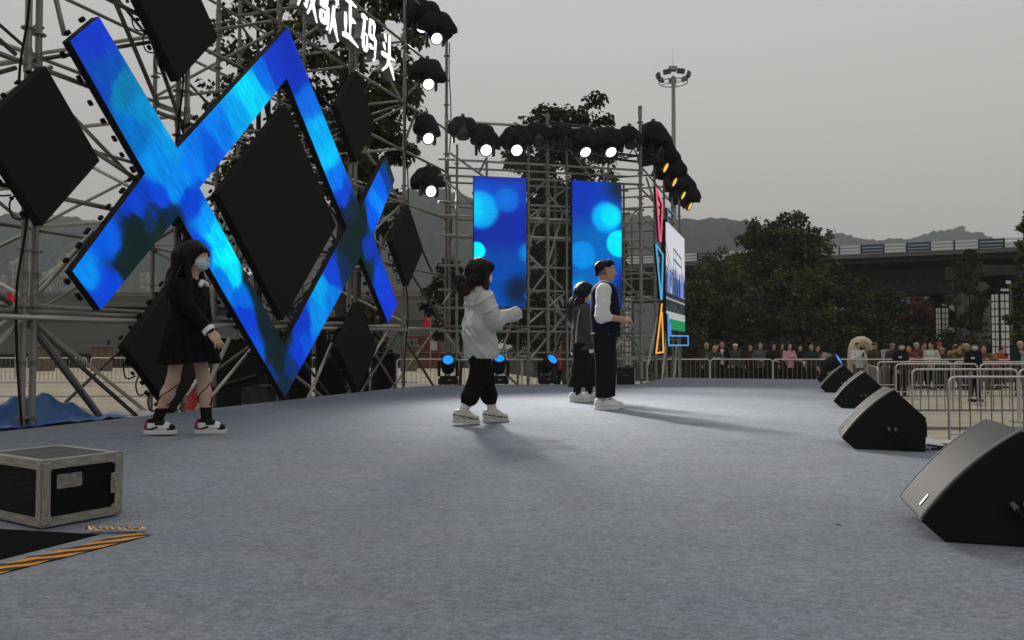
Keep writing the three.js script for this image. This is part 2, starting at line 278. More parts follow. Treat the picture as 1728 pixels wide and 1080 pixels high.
  // flags
  const flagTex = canvasTex(192, 128, (c) => { c.fillStyle = '#c8102a'; c.fillRect(0, 0, 192, 128); c.fillStyle = '#f3c62b'; const star = (x, y, r) => { c.beginPath(); for (let i = 0; i < 10; i++) { const q = -Math.PI / 2 + (i * Math.PI) / 5, k = i % 2 ? r * 0.4 : r; c.lineTo(x + k * Math.cos(q), y + k * Math.sin(q)); } c.fill(); }; star(38, 34, 20); for (const [x, y] of [[72, 14], [86, 28], [86, 46], [72, 60]]) star(x, y, 7); });
  const flagM = mat(0.9, 0.9, 0.9, 0.8, { map: flagTex, side: THREE.DoubleSide });
  function flag(px, yTop, d, hgt, label) {
    const X = ((px - 864) / 1356) * d, y = 1.62 + ((582 - yTop) / 1356) * d, o = thing('red_flag', label, 'flag', [X, 0, -d]);
    part('pole', pipeGeo(V(0.02, 0, 0), V(0.02, y + 0.2, 0), 0.03), steelLight, o);
    const g = new THREE.PlaneGeometry(hgt, hgt * 0.68, 10, 4); g.rotateZ(-Math.PI / 2); const p = g.attributes.position; for (let i = 0; i < p.count; i++) p.setZ(i, 0.05 * Math.sin(p.getX(i) * 9 + p.getY(i) * 2)); g.computeVertexNormals(); g.translate(-hgt * 0.36, y - hgt / 2, 0); part('cloth', g, flagM, o);
  }
  flag(27, 493, 40, 0.74, 'red flag with yellow stars at the left picture edge behind the scaffold');
  flag(726, 536, 50, 0.56, 'red flag with yellow stars seen between the two scaffolds');
  // red kiosk, white canopies
  const redM = mat(0.22, 0.05, 0.035, 0.7, { map: grime });
  const kio = thing('kiosk', 'reddish brown kiosk with a slanted roof beyond the corner moving light', 'kiosk', [-5.75, 0, -56]);
  part('body', box(1.5, 2.1, 1.2, 0, 1.05, 0), redM, kio); part('roof', box(2.4, 0.1, 1.8, -0.2, 2.25, 0.1), redM, kio, null, [0, 0, 0.08]); part('counter', box(1.2, 0.06, 0.3, 0, 1.1, 0.75), concPale, kio); part('poster', box(0.5, 0.7, 0.03, 0.35, 1.6, 0.62), mat(0.45, 0.4, 0.36, 0.7), kio);
  const tentM = mat(0.72, 0.72, 0.72, 0.7);
  function canopy(px, d, w, yt, label) {
    const X = ((px - 864) / 1356) * d, o = thing('canopy_tent', label, 'canopy', [X, 0, -d], 0.3);
    const c = new THREE.ConeGeometry(w * 0.72, 0.45, 4); c.rotateY(Math.PI / 4); part('roof', c, tentM, o, [0, yt - 0.22, 0]); part('valance', merge([box(w, 0.35, 0.03, 0, yt - 0.62, w / 2), box(w, 0.35, 0.03, 0, yt - 0.62, -w / 2), box(0.03, 0.35, w, w / 2, yt - 0.62, 0), box(0.03, 0.35, w, -w / 2, yt - 0.62, 0)]), tentM, o);
    for (const x of [-1, 1]) for (const z of [-1, 1]) part('leg', pipeGeo(V((x * w) / 2, 0, (z * w) / 2), V((x * w) / 2, yt - 0.45, (z * w) / 2), 0.03), steelLight, o);
  }
  canopy(415, 31, 2.6, 4.6, 'white canopy tent seen behind the screen beside the large dark diamond');
  canopy(868, 45, 1.5, 2.2, 'small white canopy beyond the left banner screen');
}
// ---------------------------------------------------------------- trees
const bark = mat(0.05, 0.043, 0.034, 0.95, { bumpMap: grimeBump, bumpScale: 0.02 });
const leafMat = new THREE.MeshPhysicalMaterial({ vertexColors: true, roughness: 0.9, specularIntensity: 0.15, side: THREE.DoubleSide });
function taper(pts, r0, r1, seg = 7, n = 10) {
  const c = new THREE.CatmullRomCurve3(pts), g = new THREE.TubeGeometry(c, n, 1, seg), p = g.attributes.position, q = V();
  for (let i = 0; i < p.count; i++) { const k = Math.floor(i / (seg + 1)) / n, o = c.getPointAt(Math.min(1, k)); q.fromBufferAttribute(p, i).sub(o).multiplyScalar(r0 + (r1 - r0) * k).add(o); p.setXYZ(i, q.x, q.y, q.z); }
  g.computeVertexNormals(); return g;
}
function leaves(lobes, total, size, col, r, droop = 0.2) {
  const vol = lobes.reduce((s, l) => s + l[3] * l[4] * l[5], 0), pos = [], cl = [], idx = [], c = new THREE.Color();
  const a = V(), b = V(), n = V();
  for (const l of lobes) {
    const count = Math.round((total * l[3] * l[4] * l[5]) / vol), tone = 0.7 + 0.6 * r();
    // sub-clumps so that light and dark gather
    const sub = Array.from({ length: 10 }, () => { const u = V(r() - 0.5, r() - 0.5, r() - 0.5).normalize().multiplyScalar(0.35 + 0.65 * Math.cbrt(r())); return [u.x * l[3], u.y * l[4], u.z * l[5], 0.75 + 0.5 * r()]; });
    for (let i = 0; i < count; i++) {
      const s = sub[(r() * sub.length) | 0], e = V(r() - 0.5, r() - 0.5, r() - 0.5).normalize().multiplyScalar(Math.cbrt(r()) * 0.42);
      const x = l[0] + s[0] + e.x * l[3], y = l[1] + s[1] + e.y * l[4], z = l[2] + s[2] + e.z * l[5];
      a.set(r() - 0.5, (r() - 0.5) * 0.6 - droop, r() - 0.5).normalize(); n.set(r() - 0.5, r() * 0.9, r() - 0.5).normalize(); b.crossVectors(a, n).normalize();
      const L = size * (0.7 + 0.6 * r()), wd = L * 0.3, k = pos.length / 3;
      pos.push(x, y, z, x + a.x * L * 0.5 + b.x * wd, y + a.y * L * 0.5 + b.y * wd, z + a.z * L * 0.5 + b.z * wd, x + a.x * L, y + a.y * L - size * 0.1, z + a.z * L, x + a.x * L * 0.5 - b.x * wd, y + a.y * L * 0.5 - b.y * wd, z + a.z * L * 0.5 - b.z * wd);
      idx.push(k, k + 1, k + 2, k, k + 2, k + 3);
      const t = tone * s[3] * (0.7 + 0.6 * r()); c.setRGB(col[0] * t * (0.9 + 0.25 * r()), col[1] * t, col[2] * t);
      for (let q = 0; q < 4; q++) cl.push(c.r, c.g, c.b);
    }
  }
  const g = new THREE.BufferGeometry(); g.setAttribute('position', new THREE.Float32BufferAttribute(pos, 3)); g.setAttribute('color', new THREE.Float32BufferAttribute(cl, 3)); g.setIndex(idx); g.computeVertexNormals(); return g;
}
// crown: bottom height y0, top y1, half width w; stems: how many trunks
function tree(name, label, px, d, y0, y1, w, n, leaf, col, seed, opt = {}) {
  const r = rngOf(seed), X = ((px - 864) / 1356) * d, o = thing(name, label, opt.cat || 'tree', [X, 0, -d], 0);
  const lobes = [], k = opt.lobes || 14, dep = opt.depth || w, stems = opt.stems || 1, tg = [];
  for (let i = 0; i < k; i++) {
    const v = (i + 0.5) / k, y = y0 + (y1 - y0) * (0.08 + 0.84 * v), prof = opt.cone ? 1.05 - v : opt.column ? 0.75 : Math.sin(Math.PI * (0.12 + 0.8 * v)) ** 0.7;
    const ang = i * 2.4 + r() * 0.9, rad = w * prof * (0.45 + 0.4 * r()), lr = (opt.lobe || 0.42) * w * (0.75 + 0.5 * r()) * (0.6 + 0.4 * prof);
    lobes.push([Math.cos(ang) * rad, y, Math.sin(ang) * rad * (dep / w), lr, lr * 0.72, lr]);
  }
  for (let s = 0; s < stems; s++) { const bx = (s - (stems - 1) / 2) * 0.35 * w * (opt.spread || 0.5) + (r() - 0.5) * 0.15, tx = bx * 1.8 + (r() - 0.5) * 0.3 * w, r0 = (opt.r || 0.16) * (0.8 + 0.4 * r()); tg.push(taper([V(bx, 0, (r() - 0.5) * 0.4), V(bx * 1.1 + (r() - 0.5) * 0.2, y0 * 0.6, 0), V(tx * 0.8, y0 + (y1 - y0) * 0.35, 0), V(tx, y1 - (y1 - y0) * 0.12, 0)], r0, r0 * 0.2)); }
  for (const l of lobes) { const h = Math.max(0.2, l[1] - (0.35 + 0.3 * r()) * w - 0.2), m = V(l[0] * 0.12, h, l[2] * 0.12); tg.push(taper([m, V(l[0] * 0.5, (h + l[1]) / 2 + 0.1, l[2] * 0.5), V(l[0], l[1], l[2])], (opt.r || 0.16) * 0.32, 0.012, 5, 6)); }
  part('trunk', merge(tg), bark, o);
  part('crown', leaves(lobes, n, leaf, col, r, opt.droop), leafMat, o);
  return o;
}
const G1 = [0.055, 0.067, 0.02], G2 = [0.041, 0.049, 0.018], G3 = [0.08, 0.084, 0.026], GD = [0.033, 0.039, 0.016];
tree('tree', 'tall broadleaf tree behind the glowing letters at the top of the scaffold', 592, 23, 4.9, 13.5, 2.1, 12000, 0.2, G1, 11, { lobes: 22, stems: 2, r: 0.2, lobe: 0.4, depth: 1.9 });
tree('tree', 'sparser broadleaf tree behind the peak of the lattice screen', 452, 23.5, 4.6, 13.5, 2.2, 6000, 0.2, G1, 12, { lobes: 20, stems: 2, r: 0.15, lobe: 0.34, depth: 1.9 });
tree('tree', 'thin tree with hanging branches behind the lower right screen band', 640, 25, 4.6, 9.8, 1.0, 3200, 0.19, G1, 13, { lobes: 9, r: 0.1, lobe: 0.5 });
tree('tree', 'slender dark tree standing between the two banner screens', 955, 24, 2.6, 9.1, 1.65, 15000, 0.17, GD, 24, { lobes: 22, column: true, r: 0.17, lobe: 0.5 });
tree('tree', 'dark bushy tree behind the corner where the scaffolds meet', 775, 27, 1.6, 4.6, 0.95, 4200, 0.16, GD, 15, { lobes: 10, r: 0.08, lobe: 0.6 });
tree('tree', 'dark tree low behind the gap under the banner screens', 915, 30, 0.8, 4.4, 1.6, 6000, 0.18, GD, 16, { lobes: 12, r: 0.1, lobe: 0.55 });
tree('tree', 'tall spreading tree with several thin trunks rising above the viaduct', 1312, 47, 5.0, 9.1, 2.75, 15000, 0.24, G1, 17, { lobes: 18, stems: 5, spread: 0.55, r: 0.1, lobe: 0.4, depth: 2.4 });
tree('tree', 'thin yellowish tree in front of the viaduct railing', 1390, 50, 6.2, 8.9, 0.95, 900, 0.22, [0.12, 0.12, 0.045], 18, { lobes: 6, r: 0.05, lobe: 0.5 });
const row = [[1170, 41, 0.9, 5.0, 1.7, G1, 'leftmost round tree beside the side screen'], [1216, 43, 0.8, 7.1, 2.3, G1, 'broad green tree second from the side screen'], [1282, 40, 0.7, 4.9, 1.9, G2, 'low dark tree under the tall spreading tree'], [1345, 42, 0.8, 5.6, 2.0, G1, 'full green tree right of the thin trunks'], [1402, 43, 0.8, 5.9, 1.9, G1, 'green tree hiding the left end of the viaduct'], [1452, 47, 0.8, 4.9, 1.7, GD, 'dark round tree under the viaduct deck'], [1500, 52, 0.8, 5.4, 1.9, GD, 'darkest wide tree beneath the viaduct middle'], [1548, 51, 0.8, 4.9, 1.1, [0.11, 0.045, 0.022], 'reddish autumn tree beneath the viaduct'], [1575, 56, 0.6, 5.2, 1.4, G2, 'green tree behind the smaller lantern column']];
row.forEach(([px, d, y0, y1, w, c, l], i) => tree('tree', l, px, d, y0, y1, w, 8500, 0.2, c, 30 + i, { lobes: 16, r: 0.11, lobe: 0.5, depth: w * 0.9 }));
tree('creeper', 'creeper foliage hanging over the broad pier between the lanterns', 1640, 41.5, 2.2, 6.9, 1.1, 4600, 0.2, G2, 50, { lobes: 12, r: 0.05, lobe: 0.42, depth: 0.5, cat: 'creeper', droop: 0.8 });
tree('tree', 'bright feathery evergreen cut by the right picture edge', 1752, 31, 0.9, 7.3, 1.5, 14000, 0.2, [0.07, 0.088, 0.026], 51, { lobes: 20, r: 0.12, lobe: 0.36, cone: true, droop: -0.3 });
tree('tree', 'dark tree behind the evergreen and the largest lantern', 1712, 46, 0.9, 5.6, 1.8, 7500, 0.2, GD, 52, { lobes: 12, r: 0.1, lobe: 0.5 });
tree('shrub', 'yellowish green shrub behind the lower right dark diamond', 622, 24, 0.9, 3.1, 0.6, 1500, 0.16, G3, 53, { lobes: 7, r: 0.05, lobe: 0.6, cat: 'shrub' });
{ // undergrowth beyond the crowd: nobody could count it
  const r = rngOf(77), lobes = []; for (let i = 0; i < 46; i++) { const d = 37 + 12 * r(), x = 8 + 26 * (i / 46); lobes.push([x * (d / 40), 0.9 + 0.5 * r(), -d, 1.5, 1.1, 1.2]); }
  const m = part('undergrowth', leaves(lobes, 22000, 0.22, GD, r), leafMat, scene); m.userData = { kind: 'stuff', label: 'dark undergrowth below the trees beyond the crowd', category: 'undergrowth' };
}

// ---------------------------------------------------------------- crowd barriers
function makeBarrier(L = 2.2) {
  const o = thing('crowd_barrier', '', 'crowd barrier'), R = 0.11, y1 = 1.1, y0 = 0.2, r = 0.02;
  const pts = [V(-L / 2, 0.05, 0)], arc = (cx, cy, s) => { for (let i = 0; i <= 5; i++) { const a = (s + i * 18) * (Math.PI / 180); pts.push(V(cx + R * Math.cos(a), cy + R * Math.sin(a), 0)); } };
  for (let i = 0; i <= 5; i++) { const a = Math.PI - (i * Math.PI) / 10; pts.push(V(-L / 2 + R + R * Math.cos(a), y1 - R + R * Math.sin(a), 0)); }
  for (let i = 0; i <= 5; i++) { const a = Math.PI / 2 - (i * Math.PI) / 10; pts.push(V(L / 2 - R + R * Math.cos(a), y1 - R + R * Math.sin(a), 0)); }
  pts.push(V(L / 2, 0.05, 0));
  const path = new THREE.CurvePath(); for (let i = 0; i < pts.length - 1; i++) path.add(new THREE.LineCurve3(pts[i], pts[i + 1]));
  part('frame', merge(pts.slice(1).map((p, i) => pipeGeo(pts[i], p, r, r, 8))), rail, o);
  part('bottom_rail', pipeGeo(V(-L / 2, y0, 0), V(L / 2, y0, 0), 0.016, 0.016, 8), rail, o);
  const bg = pipeGeo(V(0, y0, 0), V(0, y1 - 0.01, 0), 0.0095, 0.0095, 6), n = 12;
  for (let i = 1; i <= n; i++) part('bar', bg, railBar, o, [-L / 2 + (L * i) / (n + 1), 0, 0]);
  for (const x of [-1, 1]) part('foot', merge([rbox(0.05, 0.02, 0.55, 0.006, (x * L) / 2, 0.015, 0), rbox(0.05, 0.05, 0.06, 0.008, (x * L) / 2, 0.04, 0)]), rail, o);
  return o;
}
let barrier0 = null;
const ordinal = ['first', 'second', 'third', 'fourth', 'fifth', 'sixth', 'seventh', 'eighth', 'ninth', 'tenth', 'eleventh', 'twelfth'];
function barrier(x, d, turn, label, group) {
  let o; if (!barrier0) { o = barrier0 = makeBarrier(); o.position.set(x, 0.01, -d); o.rotation.y = turn; o.userData.label = label; } else o = copyOf(barrier0, label, [x, 0.01, -d], turn);
  o.userData.group = group;
}
[[8.04, 12.8, 0, 'crowd barrier nearest the camera, beyond the nearest wedge speaker'], [9.45, 16.8, 0, 'crowd barrier in the second row from the camera, left one'], [11.72, 16.85, 0, 'crowd barrier in the second row, cut by the right picture edge'], [11.4, 21.6, 0.01, 'crowd barrier in the third row, left one'], [13.7, 21.65, 0, 'crowd barrier in the third row, right one'], [12.1, 24.2, 0, 'crowd barrier in the fourth row, left one'], [14.4, 24.2, 0, 'crowd barrier in the fourth row, middle one'], [16.7, 24.3, 0, 'crowd barrier in the fourth row, right one']].forEach(([x, d, t, l]) => barrier(x, d, t, l, 'barriers right of the stage'));
[[9.5, 14.3, 1.25, 'barrier turned away from the camera joining first and second row'], [8.6, 19.2, 1.25, 'barrier turned away from the camera behind the second row'], [12.9, 19.4, 1.2, 'barrier turned away from the camera at the far right'], [10.4, 14.6, 1.5, 'barrier seen almost end on near the right picture edge']].forEach(([x, d, t, l]) => barrier(x, d, t, l, 'barriers right of the stage'));
for (let i = 0; i < 9; i++) barrier(-5.2 + i * 2.22, 28.6 - 0.02 * i, 0.005, `${ordinal[i]} barrier from the left in the long row before the onlookers`, 'barriers before the onlookers');
for (let i = 0; i < 4; i++) barrier(15.0 + i * 2.24, 28.2, 0, `${ordinal[i]} barrier from the left in the back row under the lantern columns`, 'barriers before the onlookers');
for (let i = 0; i < 7; i++) barrier(-22.2 + i * 2.26, 31.2 + 0.1 * i, -0.04, `${ordinal[i]} barrier from the left in the row behind the scaffold wall`, 'barriers behind the scaffold');

// ---------------------------------------------------------------- scaffolds
function postGeo(L, r = 0.03, step = 0.5) {
  const list = [pipeGeo(V(0, 0, 0), V(0, L, 0), r, r, 12)];
  for (let y = 0.45; y < L - 0.1; y += step) { const c = new THREE.CylinderGeometry(r * 2.1, r * 2.1, 0.014, 8); c.translate(0, y, 0); list.push(c); }
  for (let y = 2.05; y < L; y += 2) list.push(pipeGeo(V(0, y, 0), V(0, y + 0.22, 0), r * 1.22, r * 1.22, 12));
  return merge(list);
}
const posts = {};
function post(parent, x, z, L, r = 0.03, m = steel) { const k = L.toFixed(1) + r; posts[k] ??= postGeo(+L.toFixed(1), r); part('post', posts[k], m, parent, [x, 0.02, z]); part('base_plate', basePlate, steelDark, parent, [x, 0.01, z]); }
const basePlate = merge([box(0.16, 0.012, 0.16, 0, 0.006, 0), new THREE.CylinderGeometry(0.035, 0.035, 0.08, 8).translate(0, 0.05, 0)]);
{
  const o = thing('scaffold_wall', 'tall steel scaffold carrying the lattice screen and the dark diamond panels', 'scaffold', WALL_AT, WALL_TURN), r = rngOf(5);
  const ts = [-1.83, 0.06, 1.95, 3.84, 5.73, 7.62, 9.51], rows = [0.3, 1.3, 2.4], lifts = [0.5, 1.92, 3.0, 4.15, 5.1, 5.97, 7.05, 8.0];
  for (const [j, z] of rows.entries()) for (const [i, t] of ts.entries()) { if (j === 1 && i % 2 === 0) continue; const L = i === 6 ? (j === 0 ? 8.0 : 5.4) : 8.4 + 0.5 * r(); if (i === 6 && j) continue; post(o, t + (j ? 0.03 * r() : 0), -z, L); }
  for (const j of [0, 2]) for (let i = 0; i < 6; i++) for (const [q, h] of lifts.entries()) {
    if (j === 2 && (i === 5 || h === 8)) continue; if (j === 0 && q === 0 && i === 5) continue;
    pipe('ledger', V(ts[i], h, -rows[j]), V(ts[i + 1], h + (r() - 0.5) * 0.03, -rows[j]), 0.024, r() < 0.25 ? steelLight : steel, o);
    if (q && r() < (j ? 0.6 : 0.72) && h < 8 && i < 5) { const up = (i + q + j) % 2, h2 = lifts[q - 1]; pipe('brace', V(ts[i] + 0.08, up ? h2 + 0.06 : h - 0.06, -rows[j] - 0.05), V(ts[i + 1] - 0.08, up ? h - 0.06 : h2 + 0.06, -rows[j] - 0.05), 0.021, r() < 0.3 ? steelLight : steelDark, o); }
  }
  for (const [i, t] of ts.entries()) for (const [q, h] of lifts.entries()) { if (i === 6) continue;
    pipe('transom', V(t, h + 0.04, -rows[0]), V(t, h + 0.04, -rows[2]), 0.023, r() < 0.4 ? steelLight : steel, o);
    if (q && r() < 0.75) { const up = (i + q) % 2; pipe('brace', V(t + 0.05, lifts[q - 1] + 0.1, up ? -rows[0] : -rows[2]), V(t + 0.05, h - 0.04, up ? -rows[2] : -rows[0]), 0.021, r() < 0.5 ? steelLight : steel, o); } }
  for (const [a, b] of [[[-1.8, 1.86, -0.15], [1.95, 1.86, -0.15]], [[-1.8, 1.99, -0.5], [1.95, 1.97, -0.5]], [[1.95, 1.84, -0.2], [7.6, 1.88, -0.2]]]) pipe('ledger', V(...a), V(...b), 0.026, steelLight, o);
  post(o, 0.2, -0.34, 8.4); post(o, -0.02, -1.3, 8.2); post(o, 2.0, -0.22, 8.3);
  // long raking pipes seen through the gaps
  for (const [a, b, m] of [[[0.1, 1.95, -0.36], [1.35, 0.5, -0.36], steel], [[0.2, 1.9, -0.5], [1.5, 0.45, -0.5], steelDark], [[1.9, 0.45, -0.2], [2.75, 1.7, -0.2], steelLight], [[2.3, 0.5, -0.9], [3.1, 1.2, -0.9], steelLight], [[3.95, 1.35, -0.3], [5.3, 0.7, -0.3], steelLight], [[3.9, 1.2, -0.5], [5.4, 1.95, -0.5], steelLight], [[4.55, 0.85, -0.28], [5.2, 1.65, -0.28], steelLight], [[5.75, 0.9, -0.3], [7.1, 1.9, -0.3], steelLight], [[6.2, 1.9, -0.4], [7.6, 0.8, -0.4], steel], [[7.6, 1.9, -0.4], [9.3, 0.7, -0.4], steelDark], [[7.5, 0.8, -0.5], [9.4, 1.9, -0.5], steel], [[0.35, 4.5, -0.2], [0.0, 5.9, -0.3], steel], [[1.0, 5.6, -0.2], [2.3, 3.6, -0.3], steelDark], [[0.7, 5.5, -0.25], [1.6, 4.2, -0.25], steelDark], [[-0.9, 4.6, -0.3], [-0.05, 3.3, -0.3], steelDark], [[-0.8, 3.2, -0.3], [0.3, 4.2, -0.3], steelLight], [[-0.8, 1.0, -0.3], [0.1, 1.9, -0.3], steelLight], [[0.3, 2.1, -0.4], [0.9, 2.75, -0.4], steelLight], [[0.2, 2.0, -0.5], [0.85, 2.6, -0.5], steelLight], [[7.62, 3.1, -0.3], [9.51, 1.95, -0.3], steelDark], [[7.6, 4.2, -0.36], [9.0, 3.0, -0.36], steelDark], [[6.5, 3.1, -0.25], [7.6, 4.2, -0.25], steelDark], [[7.6, 6.0, -0.35], [8.9, 7.05, -0.35], steelDark], [[7.6, 5.1, -0.35], [8.2, 5.97, -0.35], steelDark], [[2.35, 2.45, -0.15], [3.3, 1.75, -0.15], steelLight], [[3.1, 2.0, -0.15], [3.1, 2.5, -0.15], steelLight], [[6.0, 3.4, -0.15], [6.65, 3.2, -0.15], steelLight], [[0.7, 3.5, -0.2], [2.0, 3.1, -0.2], steel]]) pipe('brace', V(...a), V(...b), 0.023, m, o);
  const cab = []; // power cables strapped along posts
  for (const [t, z, ph] of [[-0.02, -0.24, 1], [1.9, -0.24, 2], [7.55, -0.22, 3], [9.45, -0.2, 4]]) cab.push(cable(Array.from({ length: 12 }, (_, i) => V(t + 0.03 * Math.sin(i * 2.1 + ph), 0.9 + i * 0.62, z + 0.03 * Math.cos(i * 1.7 + ph))), 0.012, 60));
  part('cable', merge(cab), rubber, o);
}
{
  const o = thing('wing_scaffold', 'steel scaffold at the far end of the stage carrying two banner screens', 'scaffold', WING_AT, WING_TURN), r = rngOf(6);
  for (const [s, L, rr] of [[0.24, 5.25, 0.024], [0.8, 5.0, 0.024], [1.6, 5.3, 0.024], [1.98, 6.0, 0.035], [2.36, 5.5, 0.024], [3.86, 6.06, 0.032], [3.1, 5.0, 0.02]]) post(o, s, 0, L, rr);
  for (const s of [0.3, 1.1, 1.7, 2.5, 3.2, 4.0]) post(o, s, -1.25, 5.0, 0.024);
  for (const h of [1.34, 1.87, 2.3, 2.63, 3.08, 3.65, 4.01, 4.26, 4.75, 5.05]) {
    pipe('ledger', V(-0.1, h, -0.05), V(3.95, h + 0.03 * (r() - 0.5), -0.05), 0.022, r() < 0.4 ? steelLight : steel, o);
    if (r() < 0.75) pipe('ledger', V(0.2, h + 0.12, -1.25), V(4.1, h + 0.12, -1.25), 0.021, steel, o);
    for (const s of [0.8, 1.62, 2.0, 3.2]) if (r() < 0.5) pipe('transom', V(s, h + 0.05, 0), V(s + 0.1, h + 0.05, -1.25), 0.021, r() < 0.5 ? steelLight : steel, o);
  }
  for (const [x0, y0, x1, y1, z] of [[0.1, 5.2, 0.8, 4.75, -0.1], [0.0, 4.7, 0.85, 4.0, -0.1], [1.6, 4.0, 2.35, 4.6, -0.1], [1.6, 3.0, 2.0, 4.3, -0.6], [2.0, 4.5, 2.5, 4.0, -0.1], [2.02, 3.1, 2.35, 4.2, -0.2], [1.55, 3.4, 2.3, 2.7, -0.1], [1.6, 2.4, 2.3, 3.3, -0.5], [1.6, 2.0, 2.4, 2.65, -0.1], [1.62, 1.3, 2.36, 2.2, -0.1], [0.85, 0.9, 1.95, 1.9, -0.15], [0.3, 1.9, 1.5, 0.8, -0.15], [2.0, 2.6, 3.0, 1.3, -0.15], [2.36, 1.0, 3.1, 2.0, -0.15], [3.1, 1.2, 3.85, 2.1, -0.15], [3.1, 2.4, 3.85, 1.6, -0.15], [3.3, 3.7, 3.95, 4.4, -0.1], [3.2, 3.2, 3.95, 2.5, -0.1], [3.3, 2.0, 3.9, 2.7, -0.1], [1.0, 1.9, 1.3, 2.4, -0.2], [1.1, 1.1, 1.5, 2.3, -0.6], [2.0, 0.8, 2.4, 1.9, -0.5], [2.4, 5.5, 2.9, 4.9, -0.2], [0.0, 1.9, 0.5, 1.2, -0.1], [3.3, 0.7, 3.9, 1.4, -0.2], [3.3, 1.4, 3.9, 0.7, -0.3], [0.2, 3.6, 0.6, 2.4, -0.8], [0.1, 2.4, 0.7, 3.3, -0.8]]) pipe('brace', V(x0, y0, z), V(x1, y1, z), 0.021, r() < 0.45 ? steelLight : steel, o);
  pipe('lamp_bar', V(0.0, 5.72, 0.1), V(2.9, 5.74, 0.1), 0.026, steelLight, o);
}
{
  const o = thing('side_scaffold', 'steel scaffold along the far right carrying the side screen', 'scaffold', SIDE_AT, SIDE_TURN), r = rngOf(8);
  for (const [u, L, rr] of [[1.48, 5.9, 0.028], [2.85, 5.5, 0.026], [5.55, 5.6, 0.03], [4.2, 5.2, 0.026]]) { post(o, u, 0, L, rr); post(o, u, -1.0, L - 0.4, 0.025); }
  for (const h of [1.3, 1.75, 2.6, 3.1, 3.65, 4.2, 4.75, 5.2]) { pipe('ledger', V(0, h, -0.1), V(5.55, h, -0.1), 0.02, r() < 0.5 ? steelLight : steel, o); for (const u of [1.48, 2.85]) pipe('transom', V(u, h + 0.04, 0), V(u, h + 0.04, -1.0), 0.02, steel, o); }
  for (const [u0, h0, u1, h1] of [[0.1, 4.9, 1.5, 4.4], [1.5, 4.4, 3.0, 3.9], [0.1, 1.2, 1.4, 2.2], [1.5, 0.3, 2.8, 1.9], [2.9, 0.2, 2.6, 1.7], [5.0, 0.2, 4.7, 1.8], [3.6, 0.3, 4.4, 1.6]]) pipe('brace', V(u0, h0, 0.06), V(u1, h1, 0.06), 0.022, steelLight, o);
  pipe('lamp_bar', V(0.3, 5.75, 0.1), V(5.9, 5.68, 0.1), 0.026, steel, o);
}
{ // black box truss from the wing to the side scaffold
  const a = V(0.68, 0, -15.16), b = V(3.06, 0, -16.33), L = a.distanceTo(b), turn = Math.atan2(-(b.z - a.z), b.x - a.x);
  const o = thing('box_truss', 'black box truss above the right banner screen', 'truss', [a.x, 5.42, a.z], turn);
  const c = [[0, 0], [0.44, 0], [0, -0.42], [0.44, -0.42]];
  for (const [y, z] of c) pipe('chord', V(0, y, z), V(L, y, z), 0.025, blackMetal, o);
  const lace = []; for (let i = 0; i < 9; i++) { const x0 = (i * L) / 9, x1 = ((i + 1) * L) / 9, e = i % 2; for (const z of [0, -0.42]) lace.push(pipeGeo(V(e ? x0 : x1, 0, z), V(e ? x1 : x0, 0.44, z), 0.014, 0.014, 6)); for (const y of [0, 0.44]) lace.push(pipeGeo(V(e ? x0 : x1, y, 0), V(e ? x1 : x0, y, -0.42), 0.014, 0.014, 6)); }
  part('lacing', merge(lace), blackMetal, o);
  for (const x of [0, L]) { const s = new THREE.Shape([[-0.03, -0.03], [0.45, -0.03], [0.45, 0.47], [-0.03, 0.47]].map((p) => new THREE.Vector2(...p))); const h = new THREE.Path(); h.absellipse(0.21, 0.22, 0.15, 0.18, 0, Math.PI * 2); s.holes.push(h); const g = new THREE.ExtrudeGeometry(s, { depth: 0.03, bevelEnabled: false }); g.rotateY(Math.PI / 2); part('end_frame', g, blackMetal, o, [x, 0, 0.01]); }
}
